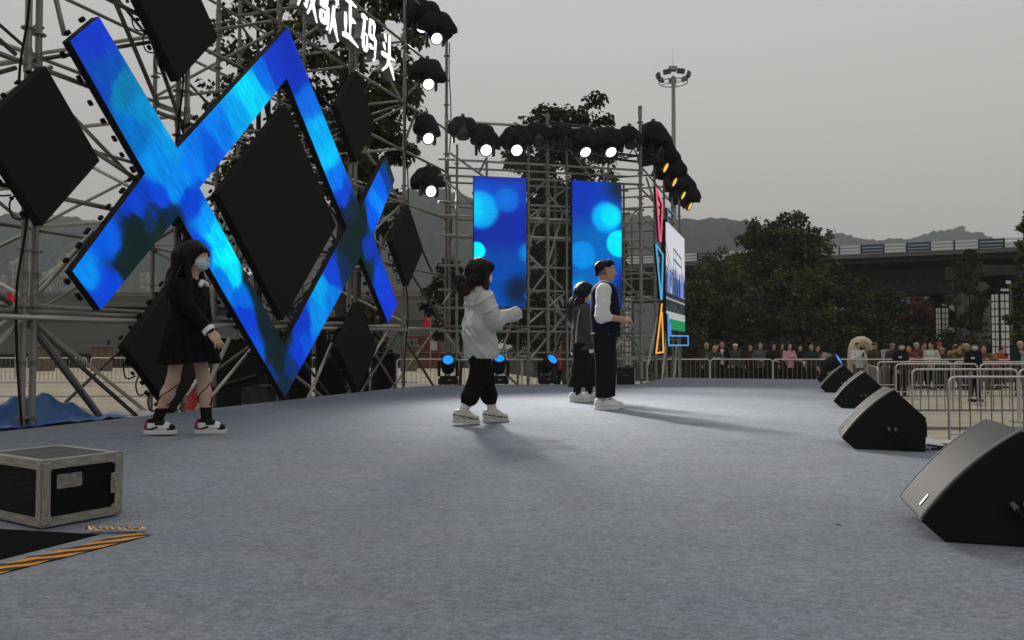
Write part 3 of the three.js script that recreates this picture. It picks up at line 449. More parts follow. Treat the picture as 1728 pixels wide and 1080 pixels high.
// ---------------------------------------------------------------- lattice screen on the wall
const s2l = (v) => { v /= 255; return v <= 0.04045 ? v / 12.92 : Math.pow((v + 0.055) / 1.055, 2.4); };
function blend(points, sharp = 6.5) { // smooth picture from colour spots
  return (x, y) => { let r = 0, g = 0, b = 0, q = 0; for (const p of points) { const d2 = (x - p[0]) ** 2 + (y - p[1]) ** 2, w = 1 / Math.pow(d2 + 0.004, sharp / 2 + 0.3); r += w * p[2]; g += w * p[3]; b += w * p[4]; q += w; } return [r / q, g / q, b / q]; };
}
{
  const P = blend([[0.4, 4.5, 30, 52, 195], [0.62, 4.25, 14, 68, 178], [0.5, 4.1, 24, 60, 180], [0.85, 4.15, 12, 108, 172], [0.95, 3.75, 0, 100, 200], [1.1, 3.95, 0, 125, 200], [1.35, 3.45, 0, 130, 236], [1.6, 3.3, 0, 128, 240], [1.45, 3.7, 0, 135, 225], [1.85, 3.1, 6, 62, 212], [1.3, 3.05, 8, 66, 222], [1.02, 2.95, 10, 60, 205], [1.08, 2.65, 25, 31, 33], [1.38, 2.78, 26, 33, 36], [0.95, 2.38, 25, 30, 36], [1.2, 2.6, 25, 31, 34], [1.05, 2.85, 25, 31, 36], [1.0, 2.52, 25, 30, 34], [1.5, 2.88, 22, 36, 70], [1.2, 2.9, 22, 40, 80], [0.72, 2.65, 0, 80, 222], [0.5, 2.25, 0, 125, 240], [0.78, 2.2, 8, 62, 215], [0.62, 2.0, 14, 60, 205],
    [2.02, 3.0, 0, 140, 250], [2.0, 2.6, 8, 72, 225], [2.2, 2.85, 0, 190, 255], [2.35, 2.6, 0, 214, 255], [2.55, 2.4, 0, 200, 252], [2.4, 2.3, 0, 120, 240], [2.7, 2.2, 0, 98, 228], [2.75, 1.9, 12, 60, 215], [2.95, 2.3, 24, 32, 48], [3.0, 1.6, 8, 70, 210], [2.85, 2.42, 26, 32, 40], [3.1, 2.05, 27, 31, 37], [3.25, 1.95, 27, 31, 36], [3.4, 1.75, 27, 31, 36], [3.45, 1.42, 27, 31, 38], [3.2, 1.85, 27, 31, 40], [3.35, 1.6, 27, 31, 42], [3.3, 1.3, 18, 44, 120], [3.6, 1.1, 26, 35, 62], [3.75, 1.35, 22, 42, 110],
    [3.9, 1.5, 18, 52, 200], [4.1, 1.6, 6, 78, 222], [4.05, 1.9, 18, 52, 195], [4.35, 2.0, 0, 125, 228], [4.5, 2.35, 0, 145, 235], [4.7, 2.35, 0, 110, 225], [4.75, 2.65, 18, 58, 205], [5.0, 2.75, 28, 40, 80], [5.15, 2.95, 29, 34, 42], [5.5, 3.3, 28, 33, 36], [5.3, 3.5, 28, 33, 38], [5.3, 3.1, 29, 34, 36], [5.6, 3.55, 28, 33, 40], [5.7, 2.85, 27, 33, 38], [5.85, 2.7, 26, 36, 60], [5.5, 3.0, 28, 34, 42], [5.75, 3.1, 18, 52, 180], [6.0, 2.7, 14, 60, 215], [5.9, 2.4, 26, 38, 80], [6.15, 2.4, 22, 56, 215], [6.5, 2.2, 32, 52, 212],
    [3.6, 5.6, 26, 46, 190], [3.6, 5.25, 24, 44, 180], [3.85, 5.2, 22, 48, 190], [4.1, 4.9, 6, 100, 228], [4.35, 4.6, 0, 160, 250], [4.6, 4.35, 0, 175, 255], [4.8, 4.05, 0, 100, 230], [4.95, 3.85, 18, 58, 200], [5.2, 3.6, 28, 36, 64],
    [1.85, 3.7, 0, 112, 236], [2.15, 3.8, 0, 82, 222], [2.3, 4.15, 0, 110, 232], [2.55, 4.3, 0, 150, 242], [2.8, 4.65, 0, 205, 255], [3.0, 4.75, 0, 180, 250], [3.1, 5.0, 4, 96, 222], [3.3, 5.2, 22, 50, 190], [5.85, 3.65, 6, 84, 240], [6.05, 3.85, 0, 120, 255], [6.15, 4.15, 4, 92, 236], [6.3, 4.35, 20, 54, 150], [6.45, 4.55, 34, 42, 46]]);
  const tex = texture(1536, 1152, (u, v) => {
    const x = u * 7.2, y = 0.6 + v * 5.4, a = x + y, b = x - y; // brushed colour flowing along the bands
    const n1 = fbm(a * 1.1 + 40, b * 1.1 + 40, 4096, 4) - 0.5, n2 = fbm(a * 3.2 + 9, b * 1.2 + 70, 4096, 4) - 0.5, n3 = noise2(a * 26 + 300, b * 5 + 300, 4096) - 0.5;
    const c = P(x + 0.26 * n1 + 0.14 * n3 * n2, y + 0.28 * n2), k = 1 + 0.3 * n3 * 0.6 + 0.25 * n2, px = 0.965 + 0.035 * Math.cos(y * 6.2832 * 26) * Math.cos(x * 6.2832 * 26);
    return [c[0] * k * px * 0.62, Math.min(255, c[1] * k * px * 1.1), Math.min(255, c[2] * (0.5 + 0.5 * k) * px)];
  });
  tex.wrapS = tex.wrapT = THREE.ClampToEdgeWrapping;
  const m = new THREE.MeshPhysicalMaterial({ specularIntensity: 0.08, color: new THREE.Color().setRGB(0.008, 0.009, 0.009), roughness: 0.7, emissive: 0xffffff, emissiveMap: tex, emissiveIntensity: 1.08 });
  const v2 = (l) => l.map((p) => new THREE.Vector2(...p));
  const outer = v2([[0.23, 4.38], [1.16, 3.36], [0.3, 2.29], [0.63, 1.95], [1.64, 3.01], [3.6, 0.94], [5.55, 2.98], [6.45, 1.98], [6.78, 2.3], [5.93, 3.35], [6.66, 4.36], [6.36, 4.72], [5.53, 3.72], [3.6, 5.78], [1.61, 3.72], [0.55, 4.73]]);
  const hole = v2([[3.58, 5.1], [5.13, 3.36], [3.58, 1.62], [1.96, 3.36]]);
  const sh = (grow) => { const s = new THREE.Shape(outer); s.holes.push(new THREE.Path(hole)); return s; };
  const o = thing('lattice_screen', 'large glowing blue lattice shaped screen of two crossed bands on the scaffold', 'video screen', WALL_AT, WALL_TURN);
  const cab = new THREE.ExtrudeGeometry(sh(), { depth: 0.09, bevelEnabled: false }); cab.translate(0, 0, -0.095); part('cabinet', cab, blackMatt, o);
  const face = new THREE.ShapeGeometry(sh()); const p = face.attributes.position, uv = face.attributes.uv; for (let i = 0; i < p.count; i++) uv.setXY(i, p.getX(i) / 7.2, (p.getY(i) - 0.6) / 5.4); part('screen_face', face, m, o);
  // handles, plugs and cables sticking out along the back edges
  const r = rngOf(41), bits = [];
  const loops = [outer, hole]; for (const lp of loops) for (let i = 0; i < lp.length; i++) { const a = lp[i], b = lp[(i + 1) % lp.length], L = a.distanceTo(b); for (let s = 0.1; s < L - 0.05; s += 0.16 + 0.1 * r()) { const x = a.x + ((b.x - a.x) * s) / L, y = a.y + ((b.y - a.y) * s) / L, nx = (b.y - a.y) / L, ny = -(b.x - a.x) / L, e = 0.012 + 0.035 * r(), g = rbox(0.04 + 0.04 * r(), 0.02 + 0.02 * r(), 0.04, 0.005); g.rotateZ(Math.atan2(b.y - a.y, b.x - a.x)); g.translate(x - nx * e * (lp === outer ? 1 : -1) * (area(outer) > 0 ? -1 : 1), y - ny * e * (lp === outer ? 1 : -1) * (area(outer) > 0 ? -1 : 1), -0.1 - 0.03 * r()); bits.push(g); } }
  function area(l) { let s = 0; l.forEach((q, i) => { const w = l[(i + 1) % l.length]; s += q.x * w.y - w.x * q.y; }); return s; }
  const pl = part('plug', merge(bits), rubber, o); pl.userData.kind = 'stuff';
}
{ // dark diamond panels
  const dm = mat(0.0165, 0.016, 0.0142, 0.85, { bumpMap: grimeBump, bumpScale: 0.001 });
  const panel = (t, h, hw, hh, lean, label) => {
    const o = thing('diamond_panel', label, 'diamond panel', W(t, h, -0.0).toArray(), WALL_TURN, 'dark diamond panels round the lattice screen');
    const s = new THREE.Shape([[0, hh], [-hw, 0.0], [0, -hh], [hw, 0.0]].map((q) => new THREE.Vector2(...q)));
    const g = new THREE.ExtrudeGeometry(s, { depth: 0.1, bevelEnabled: true, bevelThickness: 0.006, bevelSize: 0.005, bevelSegments: 1 }); g.translate(0, 0, -0.12); part('panel', g, dm, o);
    const r = rngOf(t * 99 + 7), list = [], v = [[0, hh], [-hw, 0], [0, -hh], [hw, 0]];
    for (let i = 0; i < 4; i++) { const a = v[i], b = v[(i + 1) % 4], L = Math.hypot(b[0] - a[0], b[1] - a[1]); for (let q = 0.08; q < L - 0.05; q += 0.12 + 0.1 * r()) { const x = a[0] + ((b[0] - a[0]) * q) / L, y = a[1] + ((b[1] - a[1]) * q) / L, k = Math.hypot(x, y) || 1, e = 0.006 + 0.022 * r(), g2 = rbox(0.03 + 0.04 * r(), 0.018 + 0.02 * r(), 0.03, 0.004); g2.rotateZ(Math.atan2(b[1] - a[1], b[0] - a[0])); g2.translate(x * (1 + e / k), y * (1 + e / k), -0.13 - 0.03 * r()); list.push(g2); } }
    const pg = part('plug', merge(list), rubber, o); pg.userData.kind = 'stuff';
    const c = []; for (let i = 0; i < 3; i++) { const x = -hw * (0.25 + 0.25 * i), y = -hh * (0.75 - 0.25 * i); c.push(cable([V(x, y + 0.1, -0.13), V(x - 0.09, y - 0.02, -0.12), V(x - 0.05, y - 0.14, -0.12), V(x + 0.08, y - 0.12, -0.13)], 0.008, 12)); } part('cable', merge(c), rubber, o);
    part('bracket', merge([pipeGeo(V(0, hh * 0.5, -0.12), V(0, hh * 0.5, -0.32), 0.02), pipeGeo(V(0, -hh * 0.5, -0.12), V(0, -hh * 0.5, -0.32), 0.02)]), steelDark, o);
  };
  panel(0.0, 3.37, 0.6, 0.7, 0, 'dark diamond panel at the left picture edge'); panel(1.63, 5.16, 0.62, 0.7, 0, 'dark diamond panel at the top, left of the glowing peak');
  panel(3.58, 3.35, 1.28, 1.4, 0, 'large dark diamond panel in the middle of the lattice'); panel(5.43, 5.1, 0.58, 0.69, 0, 'dark diamond panel at upper right below the glowing letters');
  panel(7.22, 3.34, 0.6, 0.7, 0, 'dark diamond panel at the far right end of the wall'); panel(1.62, 1.6, 0.66, 0.7, 0, 'dark diamond panel standing behind the girl in the black skirt'); panel(5.52, 1.58, 0.58, 0.68, 0, 'dark diamond panel on the stage floor at lower right of the lattice');
}
{ // glowing channel letters above the wall
  const faceM = glow(1, 1, 1, 1.5), side = mat(0.2, 0.2, 0.2, 0.5);
  const chars = [
    [[[.28, 1, .36, .86]], [[.02, .78, .6, .8]], [[.3, .78, .28, .4, .02, .04]], [[.3, .52, .5, .5, .46, .12, .34, .16]], [[.72, 1, .66, .7, .52, .5]], [[.6, .74, 1, .74]], [[.92, .72, .78, .3, .5, 0]], [[.6, .55, .76, .28, 1, -.06]]],
    [[[.0, .94, .5, .94]], [[.06, .78, .06, .6, .3, .6, .3, .78, .06, .78]], [[.42, .94, .42, .56, .36, .52]], [[.0, .48, .52, .48]], [[.06, .34, .06, .14, .3, .14, .3, .34, .06, .34]], [[.44, .48, .44, .04, .36, .0]], [[.72, 1, .62, .72]], [[.66, .82, .98, .82, .9, .62]], [[.78, .62, .7, .26, .52, -.04]], [[.76, .38, .86, .12, 1.02, -.1]]],
    [[[.1, .92, .9, .9]], [[.5, .9, .5, .1]], [[.52, .52, .84, .52]], [[.2, .6, .2, .1]], [[0, .06, .4, .1, 1, 0]]],
    [[[.0, .9, .42, .92]], [[.24, .9, .16, .6, .0, .36]], [[.14, .52, .14, .18, .38, .18, .38, .52, .14, .52]], [[.52, .92, .88, .92, .84, .6]], [[.58, .9, .56, .56, .96, .56, .92, .1, .78, .02]], [[.5, .32, .84, .32]]],
    [[[.26, .96, .38, .78]], [[.16, .72, .3, .56]], [[.0, .42, 1, .46]], [[.6, 1, .6, .5, .44, .2, .06, .0]], [[.6, .34, .78, .16, .98, -.04]]],
  ];
  const strokeGeo = (pl, w, depth, z) => { // a brush stroke: fat middle, thinner end
    const pts = []; for (let i = 0; i < pl.length; i += 2) pts.push(V(pl[i], pl[i + 1], 0)); const c = pts.length > 2 ? new THREE.CatmullRomCurve3(pts, false, 'catmullrom', 0.12) : new THREE.LineCurve3(...pts), n = Math.max(6, pts.length * 5), l = [], r2 = [];
    for (let i = 0; i <= n; i++) { const k = i / n, p = c.getPointAt(k), t = c.getTangentAt(k), q = w * (0.8 + 0.35 * Math.sin(Math.PI * Math.min(1, k * 1.25)) - 0.35 * k * k); l.push(new THREE.Vector2(p.x - t.y * q, p.y + t.x * q)); r2.push(new THREE.Vector2(p.x + t.y * q, p.y - t.x * q)); if (i === n) l.push(new THREE.Vector2(p.x + t.x * q * 0.7, p.y + t.y * q * 0.7)); }
    const s = new THREE.Shape([...l, ...r2.reverse()]); if (!depth) { const g = new THREE.ShapeGeometry(s); g.translate(0, 0, z); return g; } const g = new THREE.ExtrudeGeometry(s, { depth, bevelEnabled: false }); g.translate(0, 0, z - depth); return g;
  };
  const at = [[3.72, 6.1], [4.26, 6.06], [4.86, 6.12], [5.42, 6.06], [6.06, 6.02]], which = ['first visible, cut by the top picture edge', 'second, of many short strokes', 'third, the squarish middle one', 'fourth, of two halves', 'fifth, the rightmost'];
  chars.forEach((ch, i) => {
    const o = thing('channel_letter', `white glowing channel letter on the top beam, ${which[i]}`, 'illuminated letter', W(at[i][0], at[i][1], -0.05).toArray(), WALL_TURN, 'glowing letters on the top beam');
    const fs = [], bs = []; ch.forEach(([pl], k) => { const q = pl.map((v, j) => (j % 2 ? v * 0.66 : v * 0.46)); fs.push(strokeGeo(q, 0.04, 0, 0.006 + k * 0.0015)); bs.push(strokeGeo(q, 0.042, 0.13, k * 0.0006)); });
    part('letter_face', merge(fs), faceM, o); part('letter_return', merge(bs), side, o);
    part('bracket', pipeGeo(V(0.22, -0.12, -0.06), V(0.22, 0.55, -0.12), 0.012), steelDark, o);
  });
}
{ // two banner screens and the side screen
  const bokeh = (spots, base) => texture(256, 608, (u, v) => {
    const y = v * 2.4, x = u; let c = base(u, v).slice();
    for (const [sx, sy, sr, r, g, b, e] of spots) { const d = Math.hypot(x - sx, y - sy) / sr, k = Math.max(0, Math.min(1, (1 - d) / e)); const a = k * k * (3 - 2 * k); c = [c[0] + (r - c[0]) * a, c[1] + (g - c[1]) * a, c[2] + (b - c[2]) * a]; }
    const n = 1 + 0.1 * (fbm(u * 5 + 3, v * 12, 512, 3) - 0.5) + 0.07 * (noise2(u * 6 + 50, v * 160, 512) - 0.5), line = 0.955 + 0.045 * Math.cos(v * 6.2832 * 64); return [c[0] * 0.6 * n * line, Math.min(255, c[1] * 1.12 * n * line), c[2] * n * line];
  });
  const mix3 = (a, b, k) => a.map((q, i) => q + (b[i] - q) * k), sm = (a, b, x) => { const k = Math.max(0, Math.min(1, (x - a) / (b - a))); return k * k * (3 - 2 * k); };
  const t1 = bokeh([[0.12, 1.78, 0.42, 0, 150, 250, 0.35], [0.0, 1.8, 0.4, 0, 185, 255, 0.8], [0.62, 1.98, 0.3, 6, 98, 228, 0.45], [0.05, 1.02, 0.18, 0, 225, 255, 0.2], [1.05, 1.0, 0.26, 0, 118, 225, 0.6], [0.85, 0.3, 0.42, 22, 32, 62, 0.8], [1.02, 0.2, 0.12, 0, 80, 190, 0.9]], (u, v) => { let c = mix3([4, 66, 172], [22, 40, 165], sm(0.35, 0.55, v)); c = mix3(c, [10, 72, 210], sm(0.7, 0.85, v) * (1 - 0.5 * u)); return mix3(c, [30, 45, 160], sm(0.93, 1, v)); });
  const t2 = bokeh([[0.68, 1.72, 0.36, 0, 165, 255, 0.4], [0.78, 1.74, 0.28, 0, 205, 255, 0.5], [0.95, 1.22, 0.29, 0, 214, 255, 0.22], [0.2, 0.98, 0.3, 0, 128, 240, 0.25], [1.0, 2.32, 0.45, 36, 40, 66, 0.8], [0.95, 0.25, 0.3, 34, 42, 108, 0.9], [0.1, 0.35, 0.3, 0, 120, 215, 0.8]], (u, v) => { let c = mix3([0, 92, 190], [0, 98, 205], u); c = mix3(c, [20, 48, 185], sm(0.55, 0.78, v) * (1 - 0.3 * u)); c = mix3(c, [20, 42, 160], sm(0.7, 1, u) * (1 - sm(0.2, 0.45, v))); return c; });
  const scr = (t, k = 1.05) => { t.wrapS = t.wrapT = THREE.ClampToEdgeWrapping; return new THREE.MeshPhysicalMaterial({ specularIntensity: 0.08, color: 0x030304, roughness: 0.7, emissive: 0xffffff, emissiveMap: t, emissiveIntensity: k }); };
  const wingP = (s, h, z) => V(-1.25 + 0.973 * s + 0.2305 * z, h, -14.7 - 0.2305 * s + 0.973 * z);
  [[0.54, 2.33, t1, 'left banner screen showing blue bokeh circles, behind the girl in grey'], [2.43, 2.34, t2, 'right banner screen showing blue bokeh circles, behind the man']].forEach(([s, h, t, l]) => {
    const o = thing('banner_screen', l, 'video screen', wingP(s, h, 0.12).toArray(), WING_TURN, 'tall banner screens on the wing scaffold');
    const g = new THREE.PlaneGeometry(0.985, 2.4); g.translate(0.4925, 1.2, 0.003); part('screen_face', g, scr(t), o); part('cabinet', rbox(1.0, 2.41, 0.08, 0.006, 0.4925, 1.2, -0.04), blackMatt, o);
    part('bracket', merge([box(1.0, 0.05, 0.06, 0.49, 0.3, -0.11), box(1.0, 0.05, 0.06, 0.49, 2.1, -0.11)]), steelDark, o);
  });
  const side = canvasTex(512, 384, (c) => {
    const r = rngOf(3); c.fillStyle = '#dcdde6'; c.fillRect(0, 0, 512, 384);
    c.strokeStyle = '#3d414c'; c.lineWidth = 7; for (const l of [[190, 78, 420, 96], [190, 118, 420, 130], [190, 78, 190, 200], [250, 84, 250, 200], [420, 96, 420, 200], [0, 80, 180, 190], [0, 110, 150, 210]]) { c.beginPath(); c.moveTo(l[0], l[1]); c.lineTo(l[2], l[3]); c.stroke(); }
    for (let i = 0; i < 120; i++) { const x = r() * 512; c.fillStyle = ['#2c4fa0', '#4a7ad0', '#26304a', '#93a7cc', '#1d2230', '#6f8fd6'][(r() * 6) | 0]; c.fillRect(x, 150 + r() * 60, 6 + r() * 16, 60 + r() * 60); }
    c.fillStyle = '#33373d'; c.fillRect(0, 252, 512, 70); c.fillStyle = '#9da3a8'; c.fillRect(0, 268, 512, 8); for (let i = 0; i < 60; i++) { c.fillStyle = ['#22252b', '#545a60', '#41464c'][(r() * 3) | 0]; c.fillRect(r() * 512, 280 + r() * 30, 20, 14); }
    c.fillStyle = '#b9c2bd'; c.fillRect(0, 318, 512, 30); c.fillStyle = '#1f8a52'; c.fillRect(0, 344, 512, 40); c.fillStyle = '#37a56c'; for (let i = 0; i < 4; i++) c.fillRect(0, 346 + i * 9, 512, 3);
  });
  const so = thing('side_screen', 'video screen at the right end showing a bright hall and a green strip', 'video screen', [SIDE_AT[0] + Math.cos(SIDE_TURN) * 2.24 + 0.946 * 0.12, 1.95, SIDE_AT[2] - Math.sin(SIDE_TURN) * 2.24 + 0.3256 * 0.12], SIDE_TURN);
  const sg = new THREE.PlaneGeometry(3.38, 2.42); sg.translate(1.69, 1.22, 0.003); part('screen_face', sg, scr(side, 0.85), so); part('cabinet', rbox(3.42, 2.46, 0.1, 0.006, 1.69, 1.22, -0.05), blackMatt, so);
}
{ // neon outlines hung on the side scaffold
  const tube = (name, label, pts, c, k) => { const o = thing(name, label, 'neon frame', SIDE_AT, SIDE_TURN, 'neon outlines on the side scaffold'); const g = merge(pts.slice(1).map((p, i) => pipeGeo(V(pts[i][0], pts[i][1], 0.2), V(p[0], p[1], 0.2), 0.016, 0.016, 8))); part('neon_tube', g, glow(...c, k), o); part('backing', merge(pts.slice(1).map((p, i) => pipeGeo(V(pts[i][0], pts[i][1], 0.165), V(p[0], p[1], 0.165), 0.02, 0.02, 6))), blackMatt, o); };
  tube('neon_frame', 'pink neon triangle, topmost of the three on the side scaffold', [[0.44, 4.75], [1.26, 4.55], [1.0, 3.75], [0.86, 3.75], [0.44, 4.75]], [1, 0.11, 0.22], 0.85);
  tube('neon_frame', 'light blue neon triangle below the pink one', [[0.37, 3.61], [1.26, 3.5], [1.08, 2.56], [1.0, 2.56], [0.37, 3.61]], [0.08, 0.48, 0.85], 0.85);
  tube('neon_frame', 'orange neon triangle, lowest of the three', [[1.1, 2.47], [0.3, 1.46], [1.26, 1.47], [1.1, 2.3]], [1, 0.42, 0.06], 1.0);
  tube('neon_frame', 'blue neon outline around the foot of the side screen', [[1.99, 2.3], [2.07, 1.61], [5.62, 1.61], [5.62, 1.85], [2.33, 1.82], [2.3, 2.1]], [0.08, 0.38, 0.95], 0.85);
  tube('neon_frame', 'thin blue neon strip along the upper left edge of the side screen', [[2.05, 4.3], [2.0, 4.6], [3.2, 4.62]], [0.1, 0.3, 0.45], 0.45);
}
// ---------------------------------------------------------------- stage lamps with rain covers
const lensWhite = glow(1, 1, 0.98, 4), lensYellow = glow(1, 0.6, 0.1, 1.0), lensBlue = glow(0.0, 0.32, 1.0, 1.0), lensOff = mat(0.03, 0.03, 0.033, 0.12), ringM = mat(0.03, 0.03, 0.03, 0.35, { metalness: 0.5 });
const coverGeo = [1, 2, 3].map((seed) => {
  const r = rngOf(seed * 31), g = new THREE.SphereGeometry(1, 22, 14), p = g.attributes.position, q = V();
  const ph = [r() * 6, r() * 6, r() * 6];
  for (let i = 0; i < p.count; i++) {
    q.fromBufferAttribute(p, i); const a = Math.atan2(q.z, q.x), e = 4.5, s = Math.pow(Math.abs(q.x) ** e + Math.abs(q.y) ** e + Math.abs(q.z) ** e, -1 / e), low = Math.max(0, -q.y);
    const fold = 1 + 0.09 * Math.sin(a * 5 + ph[0] + q.y * 2) + 0.06 * Math.sin(a * 9 + ph[1] - q.y * 4) + 0.12 * (noise3(q.x * 2.2 + 9, q.y * 2.2 + 9, q.z * 2.2 + seed * 5) - 0.5);
    q.multiplyScalar(s * fold); const flare = 1 + 0.2 * low; let y = q.y * 0.24 + 0.02 * Math.sin(a * 3 + ph[2]); if (q.y < -0.6) y = -0.14 - 0.06 * Math.sin(a * 4 + ph[0]) - 0.045 * Math.sin(a * 7 + ph[1]) - 0.03 * Math.sin(a * 13 + ph[2]);
    p.setXYZ(i, q.x * 0.3 * flare * (1 - 0.28 * Math.max(0, q.y)), y * 0.85, q.z * 0.22 * flare * (1 - 0.3 * Math.max(0, q.y)));
  }
  g.computeVertexNormals(); return g;
});
function stageLamp(label, pos, aim, lens, opt = {}) { // pos: centre of the lens
  const dir = V(...aim).sub(V(...pos)).normalize(), turn = Math.atan2(dir.x, dir.z), pitch = -Math.asin(dir.y);
  const o = thing('stage_lamp', label, 'stage lamp', pos, turn, opt.group), k = opt.scale || 1;
  part('rain_cover', coverGeo[opt.variant || 0], fabric, o, [0, 0.265 * k, -0.13], [0, opt.spin || 0, 0]).scale.setScalar(k);
  part('yoke', merge([box(0.04, 0.34, 0.09, -0.165, 0.09, -0.1), box(0.04, 0.34, 0.09, 0.165, 0.09, -0.1), box(0.37, 0.04, 0.09, 0, 0.26, -0.1)]), blackMetal, o);
  const b = part('barrel', merge([pipeGeo(V(0, 0, -0.24), V(0, 0, -0.02), 0.1, 0.12, 20), pipeGeo(V(0, 0, -0.3), V(0, 0, -0.24), 0.06, 0.1, 20)]), blackMetal, o, null, [pitch, 0, 0]);
  const t = new THREE.TorusGeometry(0.112, 0.012, 8, 28); part('bezel', t, ringM, b);
  const l = new THREE.SphereGeometry(0.18, 24, 8, 0, Math.PI * 2, 0, 0.6); l.rotateX(Math.PI / 2); l.scale(opt.lens || 1, opt.lens || 1, 0.5); l.translate(0, 0, -0.075); part('lens', l, lens, b);
  part('clamp', merge([rbox(0.05, 0.16, 0.05, 0.008, 0, 0.46 * k, -0.12), pipeGeo(V(-0.03, 0.52 * k, -0.12), V(0.03, 0.52 * k, -0.12), 0.036)]), steelDark, o);
  if (opt.cd) {
    const s = new THREE.SpotLight(opt.color || 0xfff8ec, opt.cd, 40, opt.cone || 0.5, 0.75, 2); s.name = 'lamp_beam';
    s.position.set(...pos).addScaledVector(dir, 0.08); s.target.position.set(...aim); s.castShadow = true; s.shadow.radius = 9; scene.add(s, s.target);
  }
  return o;
}
const col = 'covered lamps on the scaffold column', barG = 'covered lamps on the bar over the banner screens', yel = 'yellow lamps over the side screen';
stageLamp('lit covered lamp at the very top of the column, left of the pair', [-1.7, 7.62, -15.0], [0.5, 0.9, -6.5], lensWhite, { group: col, cd: 97, variant: 0, scale: 1.15, cone: 0.5 });
stageLamp('lit covered lamp at the top of the column, right of the pair', [-1.42, 7.4, -15.0], [2.2, 0.9, -7], lensWhite, { group: col, cd: 97, variant: 1, scale: 1.15, cone: 0.5 });
stageLamp('lit covered lamp second level from the top of the column', [-1.57, 6.53, -15.0], [0.7, 0.9, -8.4], lensWhite, { group: col, cd: 270, variant: 2, scale: 1.05, cone: 0.3 });
stageLamp('lit covered lamp third level from the top of the column', [-1.57, 5.5, -15.0], [2.4, 0.9, -8.0], lensWhite, { group: col, cd: 133, variant: 0, spin: 1, cone: 0.45 });
stageLamp('lit covered lamp lowest on the scaffold column', [-1.52, 4.5, -15.0], [3.6, 0.9, -6.5], lensWhite, { group: col, cd: 61, variant: 1, spin: 2, cone: 0.5 });
stageLamp('covered lamp left of the lit column lamps at the top picture edge', [-2.02, 7.95, -15.1], [0, 0.9, -7], lensWhite, { group: col, cd: 31, variant: 2 });
const wp = (s, h, z = 0.2) => [-1.25 + 0.973 * s + 0.2305 * z, h, -14.7 - 0.2305 * s + 0.973 * z];
[[0.32, 5.42, 0], [0.75, 5.2, 1], [1.33, 5.23, 1], [1.75, 5.4, 0], [2.22, 5.42, 0], [2.67, 5.27, 1], [3.18, 5.3, 2], [3.59, 5.45, 0]].forEach(([s, h, on], i) => stageLamp(`${on ? 'lit' : 'unlit'} covered lamp, ${ordinal[i]} from the left on the bar over the banners`, wp(s, h), on ? [1 + 0.45 * i, 0.9, i > 4 ? -11.0 : -7.5] : [s - 1, 0, -13.0], on ? lensWhite : lensOff, { group: barG, cd: on ? 60 : 0, variant: i % 3, spin: i, lens: on === 2 ? 1.2 : 1, scale: on ? 1.0 : 0.82, cone: 0.5 }));
const sp = (u, h, z) => { const c = Math.cos(SIDE_TURN), s = Math.sin(SIDE_TURN); return [SIDE_AT[0] + c * u + s * z, h, SIDE_AT[2] - s * u + c * z]; };
[[0.55, 5.5, 0], [1.41, 5.36, 1], [2.8, 5.32, 1], [4.4, 5.3, 1], [5.8, 5.26, 1]].forEach(([u, h, on], i) => { const p = sp(u, h, 0.25); stageLamp(on ? `covered lamp with yellow lens, ${ordinal[i - 1]} from the corner` : 'dark covered lamp at the corner of the truss before the yellow ones', p, [p[0] + 6, 1.5, p[2] + 3.2], on ? lensYellow : lensOff, { group: yel, variant: i % 3, spin: i * 2, scale: 1.25 }); });

// ---------------------------------------------------------------- moving heads on the floor
function movingHead(label, x, d, turn, tilt, y = STAGE) {
  const o = thing('moving_head', label, 'moving light', [x, y, -d], turn, 'blue moving lights on the stage floor');
  part('base', merge([rbox(0.36, 0.1, 0.3, 0.015, 0, 0.06, 0), rbox(0.3, 0.05, 0.26, 0.015, 0, 0.13, 0), ...[-0.13, 0.13].flatMap((a) => [-0.1, 0.1].map((b) => new THREE.CylinderGeometry(0.02, 0.02, 0.012, 8).translate(a, 0.006, b)))]), blackMatt, o);
  for (const s of [-1, 1]) part('yoke_arm', rbox(0.055, 0.28, 0.14, 0.02, s * 0.165, 0.29, 0), blackMatt, o);
  const h = part('head', merge([pipeGeo(V(0, -0.14, 0), V(0, 0.08, 0), 0.12, 0.125, 20), pipeGeo(V(0, 0.08, 0), V(0, 0.17, 0), 0.125, 0.11, 20), pipeGeo(V(0, -0.19, 0), V(0, -0.14, 0), 0.08, 0.12, 20)]), blackMatt, o, [0, 0.36, 0], tilt);
  const l = new THREE.SphereGeometry(0.15, 24, 6, 0, Math.PI * 2, 0, 0.72); l.scale(1, 0.45, 1); l.translate(0, 0.12, 0); part('lens', l, lensBlue, h);
  const t = new THREE.TorusGeometry(0.105, 0.012, 8, 28); t.rotateX(Math.PI / 2); t.translate(0, 0.172, 0); part('bezel', t, ringM, h);
  part('label_plate', box(0.05, 0.018, 0.004, 0.02, 0.09, 0.152), steelLight, o);
}
movingHead('blue moving light, leftmost, beside the corner of the scaffolds', -1.16, 14.6, 0.1, [1.0, 0, 0.02]); movingHead('blue moving light half hidden behind the girl in the grey sweatshirt', -0.24, 14.75, 0, [0.8, 0, -0.05]); movingHead('blue moving light between the girl in grey and the man', 0.66, 14.9, 0, [0.85, 0, -0.5]); movingHead('blue moving light at the far right behind the wedge speakers', 6.1, 15.4, 0.3, [0.95, 0, -0.55]);

